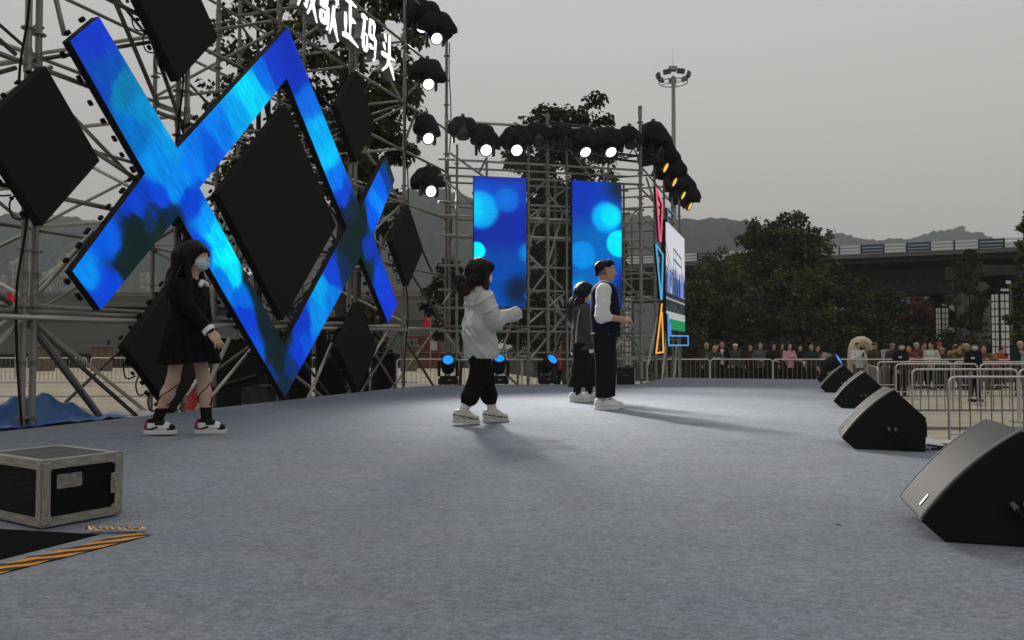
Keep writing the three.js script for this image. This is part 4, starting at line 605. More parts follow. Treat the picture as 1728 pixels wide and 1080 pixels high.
// ---------------------------------------------------------------- wedge speakers along the front edge
{
  const grilleTex = texture(64, 64, (u, v) => { const l = 0.62 + 0.38 * Math.cos(v * 6.2832 * 4), c = 0.85 + 0.15 * Math.cos(u * 6.2832 * 8), n = (60 + 40 * c) * l; return [n * 0.94, n * 0.96, n * 1.02]; });
  grilleTex.repeat.set(8, 12);
  const grilleM = mat(0.4, 0.42, 0.47, 0.55, { map: grilleTex, metalness: 0.0, specularIntensity: 0.3 }), edge = mat(0.22, 0.22, 0.225, 0.45), cabM = mat(0.011, 0.011, 0.0115, 0.6, { bumpMap: grimeBump, bumpScale: 0.002 });
  const len = 0.45, lip = [-0.075, 0.066], apex = [0.255, 0.4], c = [0.085, 0.262];
  const curve = (k) => { const a = 1 - k; return [a * a * lip[0] + 2 * a * k * c[0] * 0.82 + k * k * apex[0], a * a * lip[1] + 2 * a * k * c[1] * 1.08 + k * k * apex[1]]; };
  const prof = new THREE.Shape(); prof.moveTo(0, 0); prof.lineTo(...lip); for (let i = 1; i <= 12; i++) prof.lineTo(...curve(i / 12)); prof.lineTo(0.44, 0.22); prof.lineTo(0.435, 0);
  const cab = new THREE.ExtrudeGeometry(prof, { depth: len, bevelEnabled: true, bevelThickness: 0.006, bevelSize: 0.005, bevelSegments: 2 }); cab.translate(0, 0, -len);
  const gp = [], gu = [], gi = []; for (let i = 0; i <= 16; i++) { const k = 0.012 + (i / 16) * 0.976, [x, y] = curve(k), [x2, y2] = curve(k + 0.002), L = Math.hypot(x2 - x, y2 - y), nx = -(y2 - y) / L, ny = (x2 - x) / L; for (const z of [-0.012, -len + 0.012]) { gp.push(x + nx * 0.014, y + ny * 0.014, z); gu.push(z / len, i / 16); } if (i < 16) { const a = i * 2; gi.push(a, a + 1, a + 2, a + 1, a + 3, a + 2); } }
  const gg = new THREE.BufferGeometry(); gg.setAttribute('position', new THREE.Float32BufferAttribute(gp, 3)); gg.setAttribute('uv', new THREE.Float32BufferAttribute(gu, 2)); gg.setIndex(gi); gg.computeVertexNormals();
  const edgeG = ([0, -len].map((z) => cable(Array.from({ length: 9 }, (_, i) => { const [x, y] = curve(i / 8); return V(x - 0.009, y + 0.009, z); }), 0.0055, 24)));
  const [bx, by] = curve(0.12), [bx2, by2] = curve(0.13), bAng = Math.atan2(by2 - by, bx2 - bx), badge = rbox(0.05, 0.003, 0.022, 0.001);
  let proto = null; const T = THREE.MathUtils.degToRad(-19);
  [['wedge speaker nearest the camera at the lower right picture edge', 1.585, 2.96, T + 0.03], ['wedge speaker second from the camera with cables running off', 2.37, 5.58, T], ['wedge speaker third from the camera, smaller behind the second', 3.76, 9.2, T - 0.02], ['wedge speaker farthest from the camera beside the blue moving light', 4.76, 12.2, T - 0.02]].forEach(([label, x, d, turn]) => {
    if (proto) { copyOf(proto, label, [x, STAGE + 0.006, -d], turn); return; }
    const o = (proto = thing('wedge_speaker', label, 'stage monitor', [x, STAGE + 0.006, -d], turn, 'wedge speakers along the front edge of the stage'));
    part('cabinet', cab, cabM, o); part('grille', gg, grilleM, o); edgeG.forEach((g) => part('edge_trim', g, edge, o));
    part('badge', badge, mat(0.6, 0.6, 0.6, 0.3, { metalness: 0.6 }), o, [bx - Math.sin(bAng) * 0.0165, by + Math.cos(bAng) * 0.0165, -0.1], [0, 0, bAng]);
    const plate = part('jack_plate', rbox(0.15, 0.07, 0.004, 0.002, 0.245, 0.13, 0.007), cabM, o);
    for (const q of [0.215, 0.255]) { const j = part('plug', merge([pipeGeo(V(q, 0.145, 0.006), V(q, 0.138, 0.05), 0.0105, 0.009, 12)]), mat(0.3, 0.32, 0.35, 0.3, { metalness: 0.7 }), o); part('cable', cable([V(q, 0.138, 0.05), V(q + 0.02, 0.11, 0.07), V(q + 0.05, 0.05, 0.05), V(q + 0.1, 0.012, 0.03), V(0.46, 0.01, 0.0)], 0.005, 20), rubber, o); }
    part('handle', rbox(0.012, 0.1, 0.02, 0.004, 0.447, 0.14, -0.02), blackMetal, o);
  });
  const cbs = [cable([V(2.86, STAGE + 0.012, -5.5), V(3.0, STAGE + 0.01, -5.52), V(3.12, STAGE + 0.0, -5.56), V(3.3, 0.6, -5.7)], 0.009, 20), cable([V(2.86, STAGE + 0.03, -5.56), V(3.0, STAGE + 0.011, -5.6), V(3.14, STAGE + 0.0, -5.66), V(3.34, 0.6, -5.8)], 0.008, 20)];
  cbs.forEach((g, i) => { part(numbered('speaker_cable'), g, rubber, scene).userData = { label: `black cable from the second wedge speaker over the stage edge, ${i ? 'the farther one' : 'the one nearer the camera'}`, category: 'cable' }; });
  const fl = thing('stage_box', 'grey junction box with a black front at the stage edge by the second wedge speaker', 'junction box', [3.2, 0.7, -6.05], -0.33);
  part('lid', rbox(0.3, 0.02, 0.26, 0.006, 0, 0.19, 0), mat(0.2, 0.205, 0.2, 0.8), fl); part('body', rbox(0.29, 0.19, 0.25, 0.01, 0, 0.09, 0), blackMatt, fl);
  const low = thing('deck_block', 'black amplifier case standing behind the man at the far stage edge', 'equipment case', [2.03, STAGE, -14.75], 0.2);
  part('body', rbox(0.36, 0.3, 0.3, 0.012, 0, 0.16, 0), blackMatt, low); part('handle', rbox(0.12, 0.02, 0.02, 0.006, 0, 0.17, 0.16), steelDark, low); for (const s of [-1, 1]) part('edge_trim', box(0.016, 0.3, 0.016, s * 0.178, 0.16, 0.149), steelLight, low);
}
{ // flight case
  const o = thing('flight_case', 'small black flight case with metal edges at the lower left', 'flight case', [-1.935, STAGE + 0.012, -3.405], -0.5635);
  const w = 0.46, h = 0.252, d = 0.33, alu = mat(0.5, 0.49, 0.46, 0.42, { metalness: 0.3, map: grime }), lam = mat(0.0075, 0.0078, 0.008, 0.6, { bumpMap: grimeBump, bumpScale: 0.0015 }), lidM = mat(0.06, 0.058, 0.056, 0.6, { map: grime });
  part('body', box(w - 0.012, h - 0.012, d - 0.012, 0, h / 2, 0), lam, o); part('lid', box(w - 0.03, 0.004, d - 0.03, 0, h - 0.002, 0), lidM, o);
  const e = 0.032, th = 0.006;
  for (const y of [0, 1]) for (const s of [-1, 1]) {
    part('edge_trim', box(w, e, th, 0, y ? h - e / 2 : e / 2, (s * d) / 2), alu, o); part('edge_trim', box(w, th, e, 0, y ? h : 0, s * (d / 2 - e / 2)), alu, o);
    part('edge_trim', box(th, e, d - 0.008, (s * w) / 2, y ? h - e / 2 : e / 2, 0), alu, o); part('edge_trim', box(e, th, d - 0.008, s * (w / 2 - e / 2), y ? h + 0.0015 : -0.0015, 0), alu, o);
  }
  for (const a of [-1, 1]) for (const b of [-1, 1]) { part('edge_trim', box(e, h - 0.01, th, a * (w / 2 - e / 2), h / 2, b * (d / 2 + 0.002)), alu, o); part('edge_trim', box(th, h - 0.01, e, a * (w / 2 + 0.002), h / 2, b * (d / 2 - e / 2)), alu, o); for (const y of [0.018, h - 0.018]) part('corner_guard', new RoundedBoxGeometry(0.05, 0.05, 0.05, 3, 0.016), alu, o, [a * (w / 2 - 0.019), y < 0.1 ? 0.021 : h - 0.021, b * (d / 2 - 0.019)]); }
  part('name_plate', merge([box(0.003, 0.056, 0.1, w / 2 - 0.003, h * 0.66, 0.055)]), mat(0.36, 0.345, 0.34, 0.6, { map: grime }), o);
  const la = part('latch', merge([rbox(0.008, 0.085, 0.03, 0.004, w / 2 + 0.006, h * 0.52, -0.128), rbox(0.012, 0.04, 0.014, 0.003, w / 2 + 0.012, h * 0.52, -0.13)]), alu, o);
  const riv = []; for (const z of [-0.1, -0.03, 0.05, 0.12]) for (const y of [0.018, h - 0.02]) { const s = new THREE.SphereGeometry(0.0045, 8, 6); s.translate(w / 2 + 0.004, y, z); riv.push(s); } const s2 = new THREE.SphereGeometry(0.0045, 8, 6); s2.translate(w / 2 - 0.02, h / 2, d / 2 + 0.005); riv.push(s2); part('rivet', merge(riv), steelLight, o).userData.kind = 'stuff';
}
{ // things lying behind the wall
  const cloth = (name, label, cat, pts, m, at, seed) => { // pts: [x, z, height] control grid as a soft heap
    const g = new THREE.PlaneGeometry(pts.w, pts.d, 64, 40); g.rotateX(-Math.PI / 2); const p = g.attributes.position; for (let i = 0; i < p.count; i++) { const x = p.getX(i), z = p.getZ(i), u = x / pts.w, v = z / pts.d, ridge = Math.exp(-((v + 0.1 - 0.25 * u) ** 2) / 0.03) * Math.max(0, 1 - (u + 0.15) ** 2 * 4.2); p.setY(i, pts.h * ridge * (0.75 + 0.5 * fbm(x * 2 + seed, z * 2, 512, 3)) + 0.05 * fbm(x * 5 + seed, z * 5, 512, 3) + pts.h * (0.22 * (1 - Math.abs(Math.sin(x * 7 + z * 9 + 3 * fbm(x * 2 + seed, z * 2 + 9, 512, 2)))) + 0.16 * (1 - Math.abs(Math.sin(x * 15 - z * 12 + seed + 4 * fbm(x * 3, z * 3 + seed, 512, 2))))) * (0.3 + ridge)); p.setX(i, x + 0.08 * Math.sin(z * 7 + seed)); } g.computeVertexNormals();
    const o = part(numbered(name), g, m, scene, at, [0, WALL_TURN, 0]); o.userData = { label, category: cat };
  };
  const sheet = new THREE.MeshStandardMaterial({ color: new THREE.Color().setRGB(0.02, 0.095, 0.27), roughness: 0.42, side: THREE.DoubleSide }), poly = new THREE.MeshStandardMaterial({ color: new THREE.Color().setRGB(0.46, 0.48, 0.5), roughness: 0.35, side: THREE.DoubleSide });
  cloth('tarpaulin', 'crumpled blue tarpaulin at the foot of the left scaffold posts', 'tarpaulin', { w: 1.4, d: 0.6, h: 0.23 }, sheet, W(0.55, 0.87, 0.45).toArray(), 4);
  cloth('plastic_sheet', 'pale plastic sheet lying under and beside the blue tarpaulin', 'plastic sheet', { w: 2.3, d: 0.8, h: 0.13 }, poly, W(0.75, 0.845, 0.62).toArray(), 9);
  const ply = thing('work_platform', 'low dark work platform behind the stage edge under the plastic sheet', 'platform', W(0.6, 0, 0.62).toArray(), WALL_TURN); part('deck', rbox(3.4, 0.06, 0.95, 0.01, 0, 0.81, 0), mat(0.13, 0.12, 0.1, 0.9, { map: grime }), ply); for (const x of [-1.5, 0, 1.5]) part('leg', box(0.06, 0.78, 0.06, x, 0.39, -0.3), steelDark, ply);
  const drum = thing('water_barrel', 'red plastic barrier drum behind the girl in the black skirt', 'barrier drum', [-5.55, 0, -14.0]); const dg = new THREE.LatheGeometry([[0, 0], [0.28, 0], [0.3, 0.1], [0.25, 0.3], [0.26, 0.5], [0.2, 0.75], [0.19, 0.9], [0, 0.92]].map((q) => new THREE.Vector2(...q)), 24); part('drum', dg, mat(0.5, 0.04, 0.03, 0.5), drum); part('band', new THREE.CylinderGeometry(0.262, 0.262, 0.1, 24), mat(0.6, 0.6, 0.6, 0.5), drum, [0, 0.45, 0]);
  // tall black cases with small white stencilled text, a slanted black lid and a grey trunk
  const sten = canvasTex(256, 256, (c) => { c.fillStyle = '#0a0a0a'; c.fillRect(0, 0, 256, 256); c.fillStyle = '#8d8d89'; c.font = 'bold 44px sans-serif'; c.fillText('JC', 30, 60); c.fillText('17', 22, 110); c.fillText('L', 40, 210); c.fillText('SA', 150, 66); c.font = 'bold 34px sans-serif'; c.fillText('157', 128, 108); c.fillText('L', 140, 196); c.fillText('-', 210, 100); });
  const stM = mat(0.9, 0.9, 0.9, 0.6, { map: sten });
  const caseAt = (x, d, h, w, label, txt) => { const o = thing('road_case', label, 'road case', [x, 0, -d], 0.25); part('body', rbox(w, h, 0.9, 0.02, 0, h / 2 + 0.12, 0), mat(0.01, 0.01, 0.0105, 0.6), o); for (const s of [-1, 1]) part('edge_trim', box(0.035, h, 0.02, s * (w / 2 - 0.02), h / 2 + 0.12, 0.45), blackMetal, o); if (txt) { const g = new THREE.PlaneGeometry(w * 0.8, 0.8); part('stencil', g, stM, o, [0, h - 0.35, 0.456]); } for (const x of [-1, 1]) part('castor', new THREE.CylinderGeometry(0.06, 0.06, 0.04, 12).rotateZ(Math.PI / 2), rubber, o, [x * (w / 2 - 0.1), 0.06, 0.3]); };
  caseAt(-3.15, 14.9, 2.0, 0.95, 'tall black road case with small white stencilled text behind the screen', true); caseAt(-4.05, 14.8, 1.75, 0.7, 'tall black road case left of the stencilled one', false); caseAt(-2.45, 15.3, 1.35, 0.4, 'lower black road case right of the stencilled one', false);
  const sl = thing('sloping_board', 'large sloping black board behind the pointed foot of the lattice screen', 'board', [-3.85, 0, -11.6], 0.5); part('board', box(1.15, 1.3, 0.06, 0, 1.05, 0), mat(0.03, 0.03, 0.029, 0.7), sl, null, [-0.15, 0, -0.1]); part('prop', merge([pipeGeo(V(-0.45, 0, -0.5), V(-0.4, 1.5, -0.05), 0.03), pipeGeo(V(0.45, 0, -0.5), V(0.4, 1.5, -0.05), 0.03)]), steelDark, sl);
  const tr = thing('grey_trunk', 'grey trunk with a slanted black lid behind the foot of the lattice screen', 'trunk', [-3.38, 0, -10.75], 0.35); part('body', rbox(0.42, 1.08, 0.5, 0.02, 0, 0.54, 0), mat(0.11, 0.112, 0.105, 0.7, { map: grime }), tr); part('lid', rbox(0.62, 0.05, 0.55, 0.01, 0, 1.16, 0), blackMatt, tr, null, [0, 0, 0.28]);
}
// ---------------------------------------------------------------- people: distance fields meshed as one smooth surface
const sub3 = (a, b) => [a[0] - b[0], a[1] - b[1], a[2] - b[2]], lerp3 = (a, b, k) => [a[0] + (b[0] - a[0]) * k, a[1] + (b[1] - a[1]) * k, a[2] + (b[2] - a[2]) * k];
function cap(a, b, ra, rb = ra, o = {}) {
  const sz = o.sz || 1, cz = (a[2] + b[2]) / 2, A = [a[0], a[1], cz + (a[2] - cz) / sz], B = [b[0], b[1], cz + (b[2] - cz) / sz], d = sub3(B, A), q = d[0] ** 2 + d[1] ** 2 + d[2] ** 2 || 1e-9, R = Math.max(ra, rb), Z = R * sz;
  return lim(o, { k: o.k, sub: o.sub, lo: [Math.min(a[0], b[0]) - R, Math.min(a[1], b[1]) - R, Math.min(a[2], b[2]) - Z], hi: [Math.max(a[0], b[0]) + R, Math.max(a[1], b[1]) + R, Math.max(a[2], b[2]) + Z],
    f: (x, y, z) => { const px = x - A[0], py = y - A[1], pz = cz + (z - cz) / sz - A[2], h = Math.max(0, Math.min(1, (px * d[0] + py * d[1] + pz * d[2]) / q)); return Math.hypot(px - d[0] * h, py - d[1] * h, pz - d[2] * h) - (ra + (rb - ra) * h); } });
}
function lim(o, p) { if (o.y0 === undefined && o.y1 === undefined) return p; const f = p.f, y0 = o.y0 ?? -9, y1 = o.y1 ?? 9; p.f = (x, y, z) => Math.max(f(x, y, z), y0 - y, y - y1); return p; }
function ell(c, r, o = {}) {
  const m = Math.min(...r); return { k: o.k, sub: o.sub, lo: sub3(c, r), hi: [c[0] + r[0], c[1] + r[1], c[2] + r[2]], f: (x, y, z) => { const a = (x - c[0]) / r[0], b = (y - c[1]) / r[1], e = (z - c[2]) / r[2], l = Math.hypot(a, b, e); return (l - 1) * (l > 0.4 ? Math.min(1, l) * m + (1 - Math.min(1, l)) * m : m); } };
}
function net(prims, cell, o = {}) { // surface nets
  const k0 = o.k ?? 0.03, lo = [9, 9, 9], hi = [-9, -9, -9];
  for (const p of prims) if (!p.sub) for (let i = 0; i < 3; i++) { lo[i] = Math.min(lo[i], p.lo[i] - 0.03 - cell * 2); hi[i] = Math.max(hi[i], p.hi[i] + 0.03 + cell * 2); }
  const n = [0, 1, 2].map((i) => Math.ceil((hi[i] - lo[i]) / cell) + 1), [nx, ny, nz] = n, D = new Float32Array(nx * ny * nz).fill(1), at = (x, y, z) => x + nx * (y + ny * z);
  for (const p of prims) {
    const k = p.k ?? k0, m = k + cell * 2, a = [0, 1, 2].map((i) => Math.max(0, Math.floor((p.lo[i] - m - lo[i]) / cell))), b = [0, 1, 2].map((i) => Math.min(n[i] - 1, Math.ceil((p.hi[i] + m - lo[i]) / cell)));
    for (let z = a[2]; z <= b[2]; z++) for (let y = a[1]; y <= b[1]; y++) for (let x = a[0]; x <= b[0]; x++) {
      const i = at(x, y, z), d = p.f(lo[0] + x * cell, lo[1] + y * cell, lo[2] + z * cell), e = D[i];
      if (p.sub) { const h = Math.max(k - Math.abs(e + d), 0) / k; D[i] = Math.max(e, -d) + (h * h * k) / 4; } else { const h = Math.max(k - Math.abs(e - d), 0) / k; D[i] = Math.min(e, d) - (h * h * k) / 4; }
    }
  }
  if (o.disp || o.clip) for (let z = 0; z < nz; z++) for (let y = 0; y < ny; y++) for (let x = 0; x < nx; x++) { const i = at(x, y, z); if (D[i] > 0.08) continue; const X = lo[0] + x * cell, Y = lo[1] + y * cell, Z = lo[2] + z * cell; if (o.disp) D[i] += o.disp(X, Y, Z); if (o.clip) D[i] = Math.max(D[i], o.clip(X, Y, Z)); }
  else if (o.clip) for (let i = 0; i < D.length; i++);
  const pos = [], id = new Int32Array(D.length).fill(-1), idx = [];
  for (let z = 0; z < nz - 1; z++) for (let y = 0; y < ny - 1; y++) for (let x = 0; x < nx - 1; x++) {
    let c = 0, sx = 0, sy = 0, sz = 0; const v = [];
    for (let q = 0; q < 8; q++) v.push(D[at(x + (q & 1), y + ((q >> 1) & 1), z + (q >> 2))]);
    let m = 0; for (let q = 0; q < 8; q++) if (v[q] < 0) m |= 1 << q; if (m === 0 || m === 255) continue;
    for (let q = 0; q < 8; q++) for (const e of [1, 2, 4]) { const w = q | e; if (w === q || (v[q] < 0) === (v[w] < 0)) continue; const t = v[q] / (v[q] - v[w]); sx += (q & 1) + (e === 1 ? t : 0); sy += ((q >> 1) & 1) + (e === 2 ? t : 0); sz += (q >> 2) + (e === 4 ? t : 0); c++; }
    id[at(x, y, z)] = pos.length / 3; pos.push(lo[0] + (x + sx / c) * cell, lo[1] + (y + sy / c) * cell, lo[2] + (z + sz / c) * cell);
  }
  for (let z = 1; z < nz - 1; z++) for (let y = 1; y < ny - 1; y++) for (let x = 1; x < nx - 1; x++) {
    const i = at(x, y, z), s = D[i] < 0;
    for (const [e, u, w] of [[1, nx, nx * ny], [nx, nx * ny, 1], [nx * ny, 1, nx]]) { if (s === D[i + e] < 0) continue; const a = id[i], b = id[i - u], c = id[i - u - w], d = id[i - w]; if (a < 0 || b < 0 || c < 0 || d < 0) continue; if (s) idx.push(a, b, c, a, c, d); else idx.push(a, c, b, a, d, c); }
  }
  const g = new THREE.BufferGeometry(); g.setAttribute('position', new THREE.Float32BufferAttribute(pos, 3)); g.setIndex(idx); g.computeVertexNormals();
  if (o.color) { const c = new Float32Array(pos.length); for (let i = 0; i < pos.length; i += 3) c.set(o.color(pos[i], pos[i + 1], pos[i + 2]), i); g.setAttribute('color', new THREE.BufferAttribute(c, 3)); }
  return g;
}
function joined(list) { // geometries that make up one body, colours kept
  const gs = list.map((g) => { if (!g.attributes.color) g.setAttribute('color', new THREE.BufferAttribute(new Float32Array(g.attributes.position.count * 3).fill(1), 3)); return g; }); return mergeGeometries(gs, false);
}
// a hand: palm from the wrist along dir, five fingers curled towards nrm, thumb on the side of th
function hand(w, dir, nrm, th, curl = 0.4, s = 1) {
  const D = V(...dir).normalize(), N = V(...nrm); N.addScaledVector(D, -N.dot(D)).normalize(); const T = V().crossVectors(D, N); if (T.dot(V(...th)) < 0) T.negate();
  const P = (a, b, c) => [w[0] + (D.x * a + N.x * b + T.x * c) * s, w[1] + (D.y * a + N.y * b + T.y * c) * s, w[2] + (D.z * a + N.z * b + T.z * c) * s], out = [];
  for (const c of [-0.028, -0.01, 0.01, 0.026]) out.push(cap(P(-0.01, 0, c * 0.7), P(0.08, 0, c), 0.0135 * s, 0.0115 * s, { k: 0.012 }));
  [[0.026, 0.036, 0.024, 0.018], [0.0095, 0.041, 0.027, 0.02], [-0.0085, 0.038, 0.025, 0.019], [-0.026, 0.029, 0.019, 0.016]].forEach(([c, ...seg], i) => { let a = 0.085 - Math.abs(c) * 0.12, b = 0, g = curl * 0.7 + i * 0.04, p = P(a, b, c); seg.forEach((L, j) => { const a2 = a + Math.cos(g) * L, b2 = b + Math.sin(g) * L, q = P(a2, b2, c * (1 + 0.15 * j)); out.push(cap(p, q, (0.0092 - j * 0.0009) * s, (0.0084 - j * 0.0009) * s, { k: 0.004 })); a = a2; b = b2; p = q; g += curl * (1 + 0.15 * i); }); });
  out.push(cap(P(0.018, 0.004, 0.03), P(0.048, 0.016, 0.047), 0.0125 * s, 0.0105 * s, { k: 0.012 }), cap(P(0.048, 0.016, 0.047), P(0.078, 0.024, 0.05), 0.01 * s, 0.0085 * s, { k: 0.004 }));
  return out;
}
// head facing +x with its centre c
function headPrims(c, s = 1, neck) {
  const P = (x, y, z) => [c[0] + x * s, c[1] + y * s, c[2] + z * s], R = (...r) => r.map((q) => q * s);
  return [ell(P(-0.012, 0.035, 0), R(0.098, 0.088, 0.076)), ell(P(0.03, -0.01, 0), R(0.066, 0.092, 0.064)), cap(P(0.0, -0.06, 0), P(0.062, -0.092, 0), 0.05 * s, 0.026 * s, { sz: 1.15, k: 0.03 * s }), cap(P(0.088, 0.018, 0), P(0.112, -0.022, 0), 0.009 * s, 0.0145 * s, { k: 0.018 * s }),
    ell(P(0.085, 0.036, 0.03), R(0.014, 0.007, 0.022), { k: 0.014 * s }), ell(P(0.085, 0.036, -0.03), R(0.014, 0.007, 0.022), { k: 0.014 * s }), ell(P(0.092, -0.055, 0), R(0.012, 0.006, 0.022), { k: 0.007 * s }), ell(P(0.09, -0.067, 0), R(0.012, 0.0065, 0.02), { k: 0.007 * s }),
    ell(P(0.087, 0.02, 0.031), R(0.012, 0.011, 0.016), { sub: true, k: 0.012 * s }), ell(P(0.087, 0.02, -0.031), R(0.012, 0.011, 0.016), { sub: true, k: 0.012 * s }),
    ell(P(0.083, 0.019, 0.031), R(0.009, 0.0085, 0.011), { k: 0.004 }), ell(P(0.083, 0.019, -0.031), R(0.009, 0.0085, 0.011), { k: 0.004 }),
    ell(P(-0.012, 0.002, 0.08), R(0.02, 0.033, 0.011), { k: 0.01 * s }), ell(P(-0.012, 0.002, -0.08), R(0.02, 0.033, 0.011), { k: 0.01 * s }), ell(P(-0.006, 0.004, 0.09), R(0.01, 0.019, 0.007), { sub: true, k: 0.006 * s }), ...(neck ? [cap(P(-0.025, -0.04, 0), neck, 0.052 * s, 0.06 * s, { k: 0.035 })] : [])];
}
const faceColor = (c, s, man) => (x, y, z) => { const X = (x - c[0]) / s, Y = (y - c[1]) / s, Z = Math.abs(z - c[2]) / s, n = 0.94 + 0.12 * noise3(x * 60 + 50, y * 60 + 50, z * 60 + 50); if (X > 0.07 && Math.abs(Y - 0.019) < 0.0075 && Math.abs(Z - 0.031) < 0.011) return Math.hypot(Y - 0.019, Z - 0.031) < 0.0055 ? [0.02, 0.02, 0.02] : [1.5, 1.7, 1.9]; if (X > 0.06 && Y > 0.036 && Y < 0.046 && Z > 0.013 && Z < 0.052) return [0.09, 0.08, 0.08]; if (X > 0.085 && Y > -0.072 && Y < -0.05 && Z < 0.024) return [0.82, 0.52, 0.5]; const f = man && X < -0.005 && Y > -0.05 && Z > 0.02 ? 0.35 : man && Y < -0.05 && X < 0.02 ? 0.85 : 1; return [n * f, n * f * (0.98), n * f * 0.97]; };
const skinMat = (r, g, b) => new THREE.MeshPhysicalMaterial({ color: new THREE.Color().setRGB(r, g, b), roughness: 0.55, vertexColors: true, sheen: 0.15, sheenRoughness: 0.5 });
const clothMat = (r, g, b, rough = 0.9, vc = false) => new THREE.MeshPhysicalMaterial({ specularIntensity: 0.07, color: new THREE.Color().setRGB(r, g, b), roughness: rough, vertexColors: vc });
const skinA = skinMat(0.44, 0.26, 0.175), skinB = skinMat(0.5, 0.32, 0.235), hairM = new THREE.MeshPhysicalMaterial({ specularIntensity: 0.22, color: new THREE.Color().setRGB(0.0075, 0.0065, 0.0065), roughness: 0.5, vertexColors: true });
const folds = (amp, sx = 9, sy = 16, seed = 0) => (x, y, z) => amp * ((noise3(x * sx + 40 + seed, y * sy + 40 + x * 6, z * sx + 40) - 0.5) * 2 + 0.7 * Math.sin(y * sy * 1.6 + x * 22 + z * 17 + seed) * (noise3(x * 5 + 70, y * 5 + 70, z * 5 + 70) - 0.35));
const strands = (amp) => (x, y, z) => { const a = Math.atan2(z, x); return amp * (noise3(a * 9 + 60, y * 5 + 60, 3) - 0.5) * 2 + amp * 0.7 * Math.sin(a * 46 + y * 12 + 4 * noise2(y * 7 + 30, 4)); };
const hairTone = (x, y, z) => { const n = 0.7 + 0.7 * noise3(x * 40 + 50, y * 6 + 50, z * 40 + 50); return [n, n, n]; };
const bodySkin = (J, s = 1) => [cap(J.chest, J.waist, 0.095 * s, 0.085 * s, { sz: 1.35 }), cap(J.waist, J.pelvis, 0.085 * s, 0.095 * s, { sz: 1.35 }), cap(J.neck, J.chest, 0.055 * s, 0.09 * s), ...['L', 'R'].flatMap((q) => [cap(J.chest, J['sh' + q], 0.06 * s, 0.05 * s), cap(J['sh' + q], J['el' + q], 0.047 * s, 0.038 * s), cap(J['el' + q], J['wr' + q], 0.038 * s, 0.026 * s), cap(J['hip' + q], J['kn' + q], 0.078 * s, 0.051 * s), cap(J['kn' + q], lerp3(J['kn' + q], J['an' + q], 0.35), 0.051 * s, 0.055 * s), cap(lerp3(J['kn' + q], J['an' + q], 0.35), J['an' + q], 0.055 * s, 0.034 * s), cap(J['an' + q], [J['an' + q][0] + 0.1, 0.04, J['an' + q][2]], 0.034 * s, 0.028 * s)])];
// trainers: upper and sole, toe towards +x at the given heading
const shoeGeo = (L = 0.27, color) => net([cap([-0.05, 0.06, 0], [0.05, 0.06, 0], 0.045, 0.044), cap([0.04, 0.06, 0], [L - 0.135, 0.046, 0.004], 0.045, 0.034, { sz: 1.12 }), cap([-0.045, 0.07, 0], [-0.04, 0.12, 0], 0.043, 0.046), cap([0.02, 0.09, 0], [0.0, 0.135, 0], 0.032, 0.03)], 0.006, { k: 0.025, clip: (x, y) => Math.max(0.025 - y, y - 0.132 - 0.2 * x), color, disp: (x, y, z) => (x > -0.01 && x < 0.09 && y > 0.05 ? 0.0022 * Math.sin(x * 420) : 0) });
const soleGeo = (L = 0.27) => { const s = new THREE.Shape(); const w = 0.046; s.moveTo(-0.09, 0); s.bezierCurveTo(-0.1, w, -0.04, w * 0.95, 0.02, w * 0.85); s.bezierCurveTo(0.07, w * 0.9, L - 0.1, w * 1.25, L - 0.095, 0.004); s.bezierCurveTo(L - 0.1, -w * 1.15, 0.07, -w * 0.95, 0.02, -w * 0.85); s.bezierCurveTo(-0.04, -w * 0.95, -0.1, -w, -0.09, 0); const g = new THREE.ExtrudeGeometry(s, { depth: 0.024, bevelEnabled: true, bevelSize: 0.006, bevelThickness: 0.005, bevelSegments: 2 }); g.rotateX(-Math.PI / 2); g.translate(0, 0.005, 0); return g; };
function shoes(o, J, upG, upM, soG, soM) { for (const q of ['L', 'R']) { const a = J['an' + q], t = J['toe' + q] || 0, pit = J['lift' + q] || 0; const u = part('shoe', upG, upM, o, [a[0], a[1] - 0.1 + (J.up || 0), a[2]], [0, t, -pit]); part('sole', soG, soM, u); } }
function wisps(o, c, rad, y0, y1, lean, n, seed) { const r = rngOf(seed), l = []; for (let i = 0; i < n; i++) { const a = Math.PI * (0.42 + 1.16 * r()), x = c[0] + Math.cos(a) * rad, z = c[2] + Math.sin(a) * rad * 1.05, e = y1 + 0.12 * r(), k = 0.9 + 0.5 * r(); l.push(cable([V(x * 0.9, y0, z * 0.95), V(x * 1.02, y0 - 0.1, z * 1.05), V(x * k + lean * 0.5 + 0.02 * (r() - 0.5), (y0 + e) / 2, z * k), V(x * k + lean + 0.05 * (r() - 0.5), e, z * k + 0.03 * (r() - 0.5))], 0.0035 + 0.002 * r(), 10)); } const m = part('hair_strand', merge(l), hairStrand, o); m.userData.kind = 'stuff'; }
const hairStrand = mat(0.009, 0.0075, 0.007, 0.5);
function person(label, x, d, y, turn, J, group) { return thing('person', label, 'person', [x, y, -d], turn, group); }

